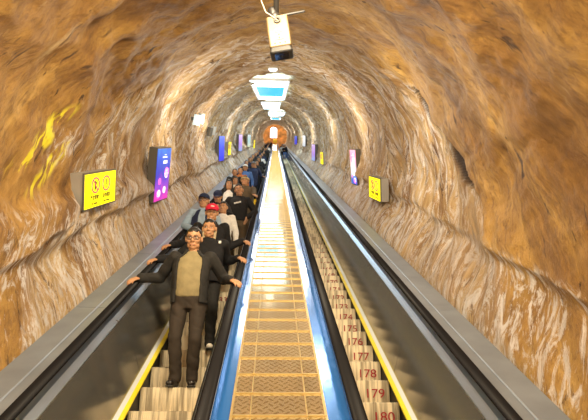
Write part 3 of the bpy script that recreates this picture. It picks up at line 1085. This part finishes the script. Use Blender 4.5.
def add_hand(b, wrist, f, n, side, curl=(.25, .55, .5), s=1.0, thumb_in=.7):
    """palm, five unequal bent fingers; f finger direction, n back of the hand, side +1/-1 the thumb side along f x n"""
    f = f.normalized(); n = (n - f * n.dot(f)).normalized()
    l = f.cross(n).normalized() * side                      # towards the thumb
    L = [(.086, .030, .040, .025, .021), (.090, .010, .044, .028, .022), (.086, -.011, .040, .026, .021), (.077, -.031, .031, .020, .018)]
    for kn, off, a1, a2, a3 in L:
        k = wrist + (f * kn + l * off) * s
        b.capsule(wrist + (f * .012 + l * off * .62) * s, k, .0155 * s, .0105 * s, 10)
        d = f; pt = k; r = .0095
        ang = 0
        for ln, c in zip((a1, a2, a3), curl):
            ang += c
            d = f * math.cos(ang) - n * math.sin(ang)
            q = pt + d * ln * s
            b.capsule(pt, q, r * s, (r - .0009) * s, 10)
            pt = q; r -= .0009
    b.capsule(wrist + f * .02 * s - n * .004 * s, wrist + f * .070 * s - n * .004 * s, .021 * s, .018 * s, 12)
    t0 = wrist + (f * .022 + l * .020) * s
    t1 = t0 + (f * .030 + l * .030 - n * .008) * s
    t2 = t1 + (f * .030 + l * .010 - n * .012) * s
    t3 = t2 + (f * .024 - l * .002 - n * .012) * s
    b.capsule(t0, t1, .0165 * s, .012 * s, 10); b.capsule(t1, t2, .0115 * s, .0105 * s, 10); b.capsule(t2, t3, .0105 * s, .009 * s, 10)

def ik(sh, wr, a, c, pole):
    d = wr - sh
    L = min(d.length, (a + c) * .995)
    dn = d.normalized()
    x = (a * a - c * c + L * L) / (2 * L)
    h = math.sqrt(max(0, a * a - x * x))
    pl = (pole - dn * pole.dot(dn)).normalized()
    return sh + dn * x + pl * h, sh + dn * L

def person(name, label, loc, h, *, detail=2, jacket=None, open_front=None, shirt=None, trousers=None, shoes=None, hair='short', hair_m=None,
           cap=None, glasses=False, hands=(None, None), head_yaw=0, head_tilt=0, head_nod=8, build=1.0, feet=((-.10, 0, 0), (.10, 0, 0)),
           jacket_hem=.50, hood=None, extras=None, group=None, skin=None, collar=True, lean=0.0, vest=None, zvox=1.0, face=0):
    """a standing figure facing -y; local origin between the ankles on the step"""
    k = h / 1.72
    hk = k * 1.05; HW = 1.07 if build > 1.02 else 1.03
    S = lambda *v: Vector(v) * k
    vox = {3: .0065, 2: .009, 1: .013, 0: .02}[detail] * zvox
    skin = skin or M_skin
    w = build
    Rz = Matrix.Rotation(R_(face), 3, 'Z')
    ln = Vector((lean, 0, 0))
    sh = [S(-.185 * w, .02, 1.40) + ln, S(.185 * w, .02, 1.40) + ln]
    # ---- wrists
    wr, el, fd, nb = [None] * 2, [None] * 2, [None] * 2, [None] * 2
    for i, sg in enumerate((-1, 1)):
        hd = hands[i]
        if hd is None:                                       # arm hanging
            wr[i] = sh[i] + S(sg * .10, -.05, -.53); pole = Vector((sg * .4, .8, 0))
            fd[i] = Vector((0, -.25, -1)); nb[i] = Vector((sg, -.1, 0))
        elif hd == 'front':                                  # hands together before the belly
            wr[i] = S(sg * .10, -.22, 1.02) + ln; pole = Vector((sg * 1, .2, -.5))
            fd[i] = Vector((-sg * .8, -.35, -.3)); nb[i] = Vector((0, -1, .2))
        elif hd == 'pocket':
            wr[i] = S(sg * .185, -.09, .98) + ln; pole = Vector((sg * 1, .5, 0))
            fd[i] = Vector((-sg * .2, -.2, -1)); nb[i] = Vector((sg, -.5, 0))
        elif hd == 'phone':
            wr[i] = S(sg * .10, -.30, 1.18) + ln; pole = Vector((sg * 1, .2, -.8))
            fd[i] = Vector((-sg * .3, -.5, .8)); nb[i] = Vector((sg * .3, -.8, -.3))
        else:                                                # on a handrail: world point
            tgt = Vector(hd) - Vector(loc)
            if face: tgt = Rz.inverted() @ tgt
            out = Vector((sg, 0, 0))
            down = Vector((0, -C30, -S30))
            fd[i] = (out * .55 + down * .75).normalized()
            nb[i] = Vector((0, -S30, C30))
            wr[i] = tgt - fd[i] * .075 * k + nb[i] * .028
            pole = Vector((sg * .5, .6, -.7))
        el[i], wr[i] = ik(sh[i], wr[i], .30 * k, .262 * k, pole)
    hip = [S(-.088, 0, .90), S(.088, 0, .90)]
    ank = [S(fx, fy, .085) + Vector((0, 0, fz)) for fx, fy, fz in feet]
    kne = []
    for i in (0, 1):
        K, _ = ik(hip[i], ank[i], .43 * k, .41 * k, Vector(((-.15, .15)[i], -1, 0)))
        kne.append(K)
    HR = Euler((R_(head_nod), R_(head_tilt), R_(head_yaw))).to_matrix()
    neck = S(0, .03, 1.455) + ln
    hc = neck + S(0, -.018, .158) + (HR @ Vector((0, 0, .01)))
    # ---- the body, one continuous surface
    b = MB()
    add_head(b, hc, HR, hk, detail > 0, HW)
    b.capsule(neck + S(0, .012, -.05), hc + HR @ S(0, .028, -.06), .062 * k, .058 * k)
    b.torso([(z * k, rx * w * k, ry * k, ln.x, cy * k) for z, rx, ry, cy in
             ((.86, .13, .09, .0), (1.0, .135, .09, 0), (1.2, .15, .10, .0), (1.36, .16, .085, .015), (1.43, .07, .055, .025))])
    for i in (0, 1):
        b.capsule(sh[i], el[i], .046 * k, .036 * k); b.capsule(el[i], wr[i], .036 * k, .026 * k)
        b.capsule(S(0, .02, 1.35) + ln, sh[i], .05 * k, .045 * k)
        add_hand(b, wr[i] - fd[i].normalized() * .008, fd[i], nb[i], (1, -1)[i] * (1 if True else 1),
                 curl=(.25, .6, .6) if hands[i] not in (None, 'pocket') else (.2, .35, .3), s=k * (1.0 if detail >= 2 else 1.1))
        b.capsule(hip[i], kne[i], .07 * k, .048 * k); b.capsule(kne[i], ank[i], .046 * k, .030 * k)
        b.capsule(ank[i] + Vector((0, .01 * k, -.02 * k)), ank[i] + Vector(((-.015, .015)[i] * k, -.12 * k, -.053 * k)), .028 * k, .020 * k)
    root = b.remeshed(name, skin, None, vox, 2 if detail >= 2 else 1)
    root.location = loc
    if face: root.rotation_euler = (0, 0, R_(face))
    tag(root, label, 'person', group)
    hp = lambda x, y, z: hc + HR @ (Vector((x * HW, y, z)) * hk)
    # ---- face
    if detail >= 1:
        for sx in (-1, 1):
            e = MB(); e.ellipsoid(hp(sx * .031, -.081, .001), (.0135 * k, .010 * k, .008 * k), HR, 12, 8)
            e.cur = 1; e.ellipsoid(hp(sx * .031, -.0885, .001), (.0062 * k, .005 * k, .0066 * k), HR, 10, 6)
            e.build('eye', [M_eyew, M_iris], root, (0, 0, 0), True)
            e = MB(); e.capsule(hp(sx * .016, -.0935, .026), hp(sx * .034, -.0925, .031), .0030 * k, .0034 * k, 8)
            e.capsule(hp(sx * .034, -.0925, .031), hp(sx * .050, -.081, .026), .0034 * k, .002 * k, 8)
            e.build('eyebrow', M_brow, root, (0, 0, 0), True)
        e = MB(); e.capsule(hp(-.022, -.0905, -.071), hp(.022, -.0905, -.071), .0042 * k, .0042 * k, 8)
        e.build('mouth', M_lip, root, (0, 0, 0), True)
    # ---- hair / cap
    if hair:
        hm = hair_m or M_hair
        vs = MB()
        nu, nv = 28, 18
        rs = []
        for i in range(nv + 1):
            th = math.pi * (.01 + .98 * i / nv)
            ring = []
            for j in range(nu):
                an = 2 * math.pi * j / nu
                d = Vector((math.sin(th) * math.cos(an), math.sin(th) * math.sin(an), math.cos(th)))
                q = Vector((d.x * .083, .016 + d.y * .103, .024 + d.z * .106))
                yy = d.y
                line = .072 if yy < -.55 else (.072 + (yy + .55) / .45 * (-.075) if yy < -.1 else (-.003 if yy < .15 else -.07))
                if hair == 'long': line = .066 if yy < -.6 else -.12
                if hair == 'receding': line += .018 if yy < -.2 else 0
                line += .006 * math.sin(an * 7 + i)
                if q.z < line:
                    q = Vector((d.x * .066, .012 + d.y * .082, q.z if q.z > -.05 else -.05))
                else:
                    fuzz = 1 + .018 * math.sin(an * 11 + i * 2.3)
                    q = Vector((q.x * fuzz, .016 + (q.y - .016) * fuzz, q.z))
                ring.append(hp(*q))
            rs.append(ring)
        vs.rings(rs)
        if hair == 'long':
            for sx in (-1, 1):
                vs.capsule(hp(sx * .068, .01, .02), hp(sx * .085, -.005, -.20), .030 * k, .036 * k)
            vs.capsule(hp(0, .07, 0), hp(0, .08, -.22), .07 * k, .06 * k)
        vs.build('hair', hm, root, (0, 0, 0), True)
    if cap:
        cm, kind = cap
        c = MB()
        rs = []
        for i in range(10):
            th = math.pi / 2 * i / 9
            ring = []
            for j in range(28):
                an = 2 * math.pi * j / 28
                ring.append(hp(.090 * math.cos(th * .97) * math.cos(an), .014 + .110 * math.cos(th * .97) * math.sin(an), (.045 if kind == 'cap' else .02) + .090 * math.sin(th)))
            rs.append(ring)
        inner = [[hp(.080 * math.cos(2 * math.pi * j / 28), .014 + .10 * math.sin(2 * math.pi * j / 28), .05) for j in range(28)]]
        c.rings(inner + rs)
        c.build('cap_crown' if kind == 'cap' else 'knit_hat', cm, root, (0, 0, 0), True)
        if kind == 'cap':
            v = MB(); top, bot = [], []
            rs = []
            for i in range(7):
                q = i / 6
                row = []
                for zz in (.0, -.006):
                    n_ = 14
                    line = [hp((-.082 + .164 * j / n_) * (1 - .12 * q), .014 - .112 * math.sqrt(max(0, 1 - ((-.082 + .164 * j / n_) / .092) ** 2)) - q * .062 * math.sqrt(max(.0, 1 - (2 * j / n_ - 1) ** 4)), .055 - .018 * q + zz - .010 * (2 * j / n_ - 1) ** 2) for j in range(n_ + 1)]
                    row += line if zz == 0 else line[::-1]
                rs.append(row)
            v.rings(rs)
            v.build('cap_brim', cm, root, (0, 0, 0), False)
        else:
            v = MB(); rs = []
            for q in range(13):
                a_ = 2 * math.pi * q / 12
            ring = []
            for i in range(28):
                a_ = 2 * math.pi * i / 28
                cen = Vector((.090 * math.cos(a_), .014 + .108 * math.sin(a_), .045 if math.sin(a_) < -.2 else .02))
                d = Vector((math.cos(a_), math.sin(a_), 0))
                rs.append([hp(*(cen + d * (.010 * math.cos(bb)) + Vector((0, 0, .022 * math.sin(bb))))) for bb in [2 * math.pi * j / 8 for j in range(8)]])
            v.rings(rs + [rs[0]], cap=False)
            v.build('hat_band', cm, root, (0, 0, 0), True)
    if glasses:
        g = MB()
        for sx in (-1, 1):
            rs = []
            for i in range(18):
                a_ = 2 * math.pi * i / 18
                cx, cz = math.cos(a_), math.sin(a_)
                cen = Vector((sx * .033 + .027 * abs(cx) ** .7 * (1 if cx > 0 else -1), -.103 + .006 * abs(sx * .033 + .027 * cx) / .06, -.002 + .019 * abs(cz) ** .7 * (1 if cz > 0 else -1)))
                d = Vector((cx, 0, cz))
                rs.append([hp(*(cen + d * (.0032 * math.cos(bb)) + Vector((0, .0032 * math.sin(bb), 0)))) for bb in [2 * math.pi * j / 6 for j in range(6)]])
            g.rings(rs + [rs[0]], cap=False)
            g.capsule(hp(sx * .060, -.097, .006), hp(sx * .080, .0, .006), .0025 * k, .0025 * k, 6)
        g.capsule(hp(-.007, -.104, .004), hp(.007, -.104, .004), .003 * k, .003 * k, 6)
        g.build('glasses', M_specs, root, (0, 0, 0), True)
    # ---- shirt
    if shirt:
        t = MB()
        hem = jacket_hem + .035
        t.torso([(z * k, rx * w * k, ry * k, ln.x, cy * k) for z, rx, ry, cy in
                 ((1.72 * hem - .0, .150, .118, -.012), (1.0, .158, .128, -.018), (1.12, .160, .130, -.02), (1.25, .168, .122, -.008), (1.36, .155, .098, .01), (1.425, .085, .07, .02), (1.462, .070, .064, .024))])
        t.remeshed('shirt', shirt, root, max(vox, .010), 6, .006, 8, 3)
    # ---- trousers
    if trousers:
        t = MB()
        t.torso([(z * k, rx * w * k, ry * k, 0, cy * k) for z, rx, ry, cy in ((.80, .150, .110, .005), (.90, .163, .122, .0), (1.0, .155, .115, -.005), (1.03, .15, .11, -.005))])
        for i in (0, 1):
            t.capsule(hip[i] + S((-.012, .012)[i], 0, -.05), kne[i], .098 * k, .072 * k)
            t.capsule(kne[i], ank[i] + Vector((0, .0, .03)), .072 * k, .062 * k)
            t.capsule(ank[i] + Vector((0, 0, .06)), ank[i] + Vector((0, -.005, .0)), .062 * k, .064 * k)
        t.remeshed('trousers', trousers, root, max(vox, .010), 4, .016 if detail >= 2 else 0, 7, 11)
    # ---- jacket: open shell or closed, with sleeves
    if jacket:
        j = MB()
        hz = 1.72 * jacket_hem
        rows = [(hz, .185, .150, -.008), (hz + .10, .186, .150, -.008), (1.03, .184, .150, -.012), (1.15, .188, .150, -.012), (1.28, .196, .142, -.002), (1.37, .185, .115, .012), (1.425, .112, .085, .022), (1.455, .086, .080, .026), (1.478, .084, .080, .028)]
        if not collar: rows = rows[:-1]
        if open_front:
            gl = np.interp(range(len(rows)), [0, len(rows) - 1], [open_front[0], open_front[2] if len(open_front) > 2 else .35])
            gr = np.interp(range(len(rows)), [0, len(rows) - 1], [open_front[1], open_front[2] if len(open_front) > 2 else .35])
            j.shell([(z * k, rx * w * k, ry * k, ln.x, cy * k, a, c) for (z, rx, ry, cy), a, c in zip(rows, gl, gr)], .026)
        else:
            j.torso([(z * k, rx * w * k, ry * k, ln.x, cy * k) for z, rx, ry, cy in rows])
        for i, sg in enumerate((-1, 1)):
            top = S(sg * .13 * w, .02, 1.39) + ln
            if open_front:
                j.capsule(sh[i] + S(-sg * .02, 0, -.01), sh[i] + S(sg * .0, 0, .0), .070 * k, .075 * k)
            else:
                j.capsule(top, sh[i], .07 * k, .075 * k)
            j.capsule(sh[i], el[i], .074 * k, .064 * k)
            j.capsule(el[i], wr[i] - (wr[i] - el[i]).normalized() * .025, .064 * k, .050 * k)
        if hood:
            j.capsule(S(-.07, .08, 1.45) + ln, S(.07, .08, 1.45) + ln, .075 * k, .075 * k)
        jo = j.remeshed('jacket', jacket, root, max(vox, .009), 3, .016 if detail >= 2 else .006, 6, 5)
    if vest:
        j = MB()
        rows = [(.95, .19, .155, -.01), (1.15, .192, .158, -.012), (1.28, .188, .15, -.002), (1.38, .15, .12, .012), (1.44, .10, .09, .022)]
        j.shell([(z * k, rx * w * k, ry * k, ln.x, cy * k, .25, .25) for z, rx, ry, cy in rows], .03)
        j.remeshed('vest', vest, root, max(vox, .010), 3)
    # ---- shoes
    if shoes:
        for i in (0, 1):
            s_ = MB()
            a_ = ank[i]; fl_ = a_.z - .085 * k
            dx = (-.02, .02)[i]
            s_.cur = 0
            s_.capsule(Vector((a_.x, a_.y + .03 * k, fl_ + .045 * k)), Vector((a_.x + dx, a_.y - .15 * k, fl_ + .038 * k)), .045 * k, .042 * k, 14, ((0, 0, 1), .85))
            s_.capsule(Vector((a_.x, a_.y + .01, fl_ + .06 * k)), Vector((a_.x, a_.y, fl_ + .095 * k)), .044 * k, .042 * k, 14)
            sh_o = s_.remeshed('shoe', shoes, root, max(vox, .008), 2)
            q = MB()
            q.capsule(Vector((a_.x, a_.y + .03 * k, fl_ + .010)), Vector((a_.x + dx, a_.y - .155 * k, fl_ + .010)), .046 * k, .044 * k, 16, ((0, 0, 1), .22))
            q.build('sole', M_sole, sh_o)
    if extras: extras(root, k, hp, S, ln)
    return root

def on_left(k, x, dx=0):
    p = P(x, MS, 5.007 + PITCH * k)
    return Vector((p.x, p.y + .175, p.z))
def hz(k, x, v):
    return solve_height(v, x, 5.007 + PITCH * k)

BLACK = cloth('black', (.010, .010, .012)); BLACK2 = cloth('charcoal', (.020, .019, .018)); NAVY = cloth('navy', (.02, .03, .075))
OLIVE = cloth('olive_knit', (.25, .205, .105)); BROWN = cloth('brown', (.10, .072, .042)); GREY = cloth('grey', (.2, .2, .2))
BEIGE = cloth('beige', (.58, .48, .32)); WHITE = cloth('white', (.78, .77, .74)); PALEBLUE = cloth('pale_blue', (.32, .44, .58))
REDC = cloth('red', (.62, .02, .06)); BLUE = cloth('blue', (.06, .14, .36)); DKTROUSER = cloth('dark_trousers', (.034, .025, .018))
KNIT = cloth('beige_knit', (.50, .38, .20)); JEANS = cloth('denim', (.10, .20, .48)); YELLOWC = cloth('yellow', (.80, .56, .04)); ORANGE = cloth('rust', (.35, .12, .03))
M_shoeblack = mat('black_leather', (.018, .014, .012), .28)
M_shoewhite = mat('white_trainer', (.75, .70, .60), .55)

# man in front
person('person', 'man with glasses, black jacket and olive sweater, at the front of the queue', on_left(0, -.905), hz(0, -.905, 239), detail=3,
       jacket=BLACK2, open_front=(.78, .62, .62), shirt=OLIVE, trousers=DKTROUSER, shoes=M_shoeblack, glasses=True, build=1.08,
       hands=(rail_point('outer', 5.66), rail_point('inner', 5.60)), feet=((-.085, -.02, 0), (.085, 0, 0)), head_nod=14, face=0)
# man behind him
def white_tab(root, k, hp, S, ln):
    MB().box(S(.16, -.05, 1.40) + ln, (.03, .07, .03)).build('shoulder_badge', WHITE, root)
person('person', 'bareheaded man in a dark zipped jacket and pale trainers, right behind the man with glasses', on_left(2, -.84), hz(2, -.84, 229), detail=3,
       jacket=BLACK, trousers=BLACK2, shoes=M_shoewhite, build=1.1, hands=(rail_point('outer', 6.55), rail_point('inner', 6.68)),
       feet=((-.10, .05, 0), (.10, -.07, 0)), head_nod=12, extras=white_tab)
def cap_logo(root, k, hp, S, ln):
    MB().capsule(hp(-.012, -.092, .082), hp(.020, -.092, .082), .008, .010, 8).build('cap_emblem', WHITE, root)
person('person', 'man in a red baseball cap and open black jacket with a beige scarf', on_left(4, -.92), hz(4, -.92, 213), detail=3,
       jacket=BLACK, open_front=(.5, .5, .45), shirt=BEIGE, trousers=BLACK2, shoes=M_shoeblack, hair='short', cap=(REDC, 'cap'), build=1.05,
       hands=(rail_point('outer', 7.42), rail_point('inner', 7.78)), head_nod=16, head_yaw=6, extras=cap_logo)
person('person', 'man in navy cap and glasses with pale blue jacket and dark vest', on_left(7, -1.22), hz(7, -1.22, 201), detail=3,
       jacket=PALEBLUE, vest=NAVY, trousers=BLACK2, shoes=M_shoeblack, cap=(NAVY, 'cap'), glasses=True, hands=('front', 'front'), head_nod=8, head_yaw=-8)
person('person', 'person in a white jacket half hidden behind the red cap', on_left(8, -.92), hz(8, -.92, 208), detail=2,
       jacket=WHITE, trousers=BLACK, shoes=M_shoeblack, hair='short', hands=('front', None), head_nod=10, head_yaw=-10)
def stripes(root, k, hp, S, ln):
    for sx in (-1, 1):
        MB().capsule(S(sx * .12, -.115, 1.36) + ln, S(sx * .10, -.155, 1.05) + ln, .022, .022, 8).build('coat_panel', WHITE, root)
person('person', 'person with bowed head in a navy cap and black coat with white panels', on_left(10, -1.12), hz(10, -1.12, 197), detail=2,
       jacket=BLACK, trousers=BLACK, shoes=M_shoeblack, cap=(NAVY, 'cap'), hands=('phone', 'phone'), head_nod=34, extras=stripes)
def chest_print(root, k, hp, S, ln):
    b = MB()
    for q, (a, c) in enumerate(((-.06, .0), (-.025, .012), (.01, .018), (.045, .03))):
        b.box(S(a, -.158, 1.26 + c) + ln, (.034, .012, .030))
    b.build('chest_print', WHITE, root)
person('person', 'young man in a black hooded sweatshirt with a white chest print', on_left(11, -.735), hz(11, -.735, 190), detail=3,
       jacket=BLACK, hood=True, trousers=BROWN, shoes=M_shoeblack, hands=('pocket', 'pocket'), head_nod=6, head_tilt=-8, extras=chest_print, jacket_hem=.53)
def yellow_stripe(root, k, hp, S, ln):
    MB().capsule(S(.27, -.20, 1.02), S(.235, -.20, .30), .032, .026, 8).build('yellow_scarf_end', YELLOWC, root)
M_glove = YELLOWC
person('person', 'person in brown padded coat and beige knit hat, hand on the inner rail', on_left(16, -.74), hz(16, -.74, 181), detail=3,
       jacket=BROWN, hood=True, trousers=BROWN, shoes=M_shoeblack, hair='short', cap=(KNIT, 'knit'), build=1.15, hands=('front', rail_point('inner', 11.35)),
       head_nod=4, head_tilt=5, extras=yellow_stripe, jacket_hem=.40)
person('person', 'woman with long black hair in a white top and black jacket', on_left(15, -1.10), hz(15, -1.10, 185), detail=2,
       jacket=BLACK, open_front=(.8, .8, .5), shirt=WHITE, trousers=BLACK, shoes=M_shoeblack, hair='long', hands=('front', 'front'), head_nod=8, head_yaw=10)
person('person', 'woman with parted dark hair in a white coat behind the long-haired woman', on_left(19, -1.08), hz(19, -1.08, 181), detail=2,
       jacket=WHITE, trousers=BLACK, shoes=M_shoeblack, hair='long', hands=('front', 'front'), head_nod=8)
person('person', 'tall man with short dark hair in a black coat near the rock wall', on_left(24, -1.27), hz(24, -1.27, 172.5), detail=2,
       jacket=BLACK, trousers=BLACK, shoes=M_shoeblack, hands=(rail_point('outer', 16.3), None), head_nod=6)
person('person', 'person in a rust brown top beside the tall dark-haired man', on_left(27, -1.18), hz(27, -1.18, 171), detail=2,
       jacket=ORANGE, trousers=BLACK, shoes=M_shoeblack, hands=(None, None), head_nod=6)
person('person', 'person with a white cap in a bright blue jacket behind the brown coat', on_left(29, -1.06), hz(29, -1.06, 168), detail=2,
       jacket=BLUE, trousers=BLACK2, shoes=M_shoeblack, hair='short', cap=(WHITE, 'cap'), hands=(None, None), head_nod=8)
person('person', 'man in long dark coat and grey cap reaching to the inner rail', on_left(32, -.82), hz(32, -.82, 165), detail=2,
       jacket=NAVY, trousers=BLACK, shoes=M_shoeblack, hair='short', cap=(GREY, 'cap'), hands=(None, rail_point('inner', 20.4)), head_nod=10, jacket_hem=.36)

# the rest of the queue: two builds of figure, copied up the escalator
GROUP = 'far queue riders on the left escalator'
proto_a = person('person', '-', on_left(37, -1.2), 1.70, detail=0, jacket=BLACK, trousers=BLACK2, shoes=M_shoeblack, hands=('front', None), head_nod=4)
proto_b = person('person', '-', on_left(40, -.8), 1.66, detail=0, jacket=BLACK, trousers=BLACK2, shoes=M_shoeblack, hands=('phone', 'front'), head_nod=18, build=1.08, hair='long')
def copy_person(src, loc, mats, label, group, sc=1.0):
    r = src.copy(); COL.objects.link(r)
    r.location = loc; r.scale = (sc, sc, sc)
    tag(r, label, 'person', group)
    for ch in list(src.children):
        c = ch.copy(); COL.objects.link(c); c.parent = r
        if c.name.split('.')[0] in mats and c.material_slots:
            c.material_slots[0].link = 'OBJECT'
            c.material_slots[0].material = mats[c.name.split('.')[0]]
        for g in ch.children:
            d = g.copy(); COL.objects.link(d); d.parent = c
    return r
PALETTE = [('black', BLACK), ('charcoal', BLACK2), ('navy', NAVY), ('black', BLACK), ('brown', BROWN), ('black', BLACK), ('charcoal', BLACK2), ('white', WHITE), ('black', BLACK), ('navy', NAVY)]
ORD = ['first', 'second', 'third', 'fourth', 'fifth', 'sixth', 'seventh', 'eighth', 'ninth', 'tenth', 'eleventh', 'twelfth', 'thirteenth', 'fourteenth', 'fifteenth',
       'sixteenth', 'seventeenth', 'eighteenth', 'nineteenth', 'twentieth', 'twenty-first', 'twenty-second', 'twenty-third', 'twenty-fourth', 'twenty-fifth', 'twenty-sixth', 'twenty-seventh', 'twenty-eighth']
rq = random.Random(5)
ks = [36, 38, 41, 43, 46, 49, 52, 55, 59, 63, 67, 72, 77, 83, 89, 96, 103, 111, 120, 130, 141, 153, 166, 180, 195, 205]
for i, kk in enumerate(ks):
    nm, cm = PALETTE[i % len(PALETTE)]
    src = (proto_a, proto_b)[i % 2]
    x = (-1.2, -.80)[i % 2] + rq.uniform(-.04, .04)
    tr = (BLACK2, BLACK, JEANS, BROWN)[rq.randrange(4)] if i % 3 == 0 else BLACK2
    lab = '%s rider in a %s coat, %s above the man in the grey cap' % ('short-haired' if i % 2 == 0 else 'long-haired', nm, ORD[i])
    if i < 2:
        src.location = on_left(kk, x); src['label'] = lab; src['group'] = GROUP
        for c in src.children:
            if c.name.split('.')[0] == 'jacket': c.material_slots[0].link = 'OBJECT'; c.material_slots[0].material = cm
    else:
        copy_person(src, on_left(kk, x), {'jacket': cm, 'trousers': tr}, lab, GROUP, rq.uniform(.95, 1.05))
def on_right(k, x):
    p = P(x, MS, 4.71 + PITCH * k)
    return Vector((p.x, p.y + .175, p.z))
for kk, x, jm, tm, lab, src in ((112, 1.08, BLACK, JEANS, 'rider in black coat and blue jeans, lowest of the group on the right escalator', proto_a),
                           (121, .92, WHITE, BLACK, 'rider with a white top in the group high on the right escalator', proto_b),
                           (124, 1.18, BLACK, BLACK, 'rider all in black near the outer rail high on the right escalator', proto_a),
                           (137, .95, BLACK, BLACK2, 'uppermost dark-clad rider of the group high on the right escalator', proto_b)):
    copy_person(src, on_right(kk, x), {'jacket': jm, 'trousers': tm}, lab, 'riders high on the right escalator')
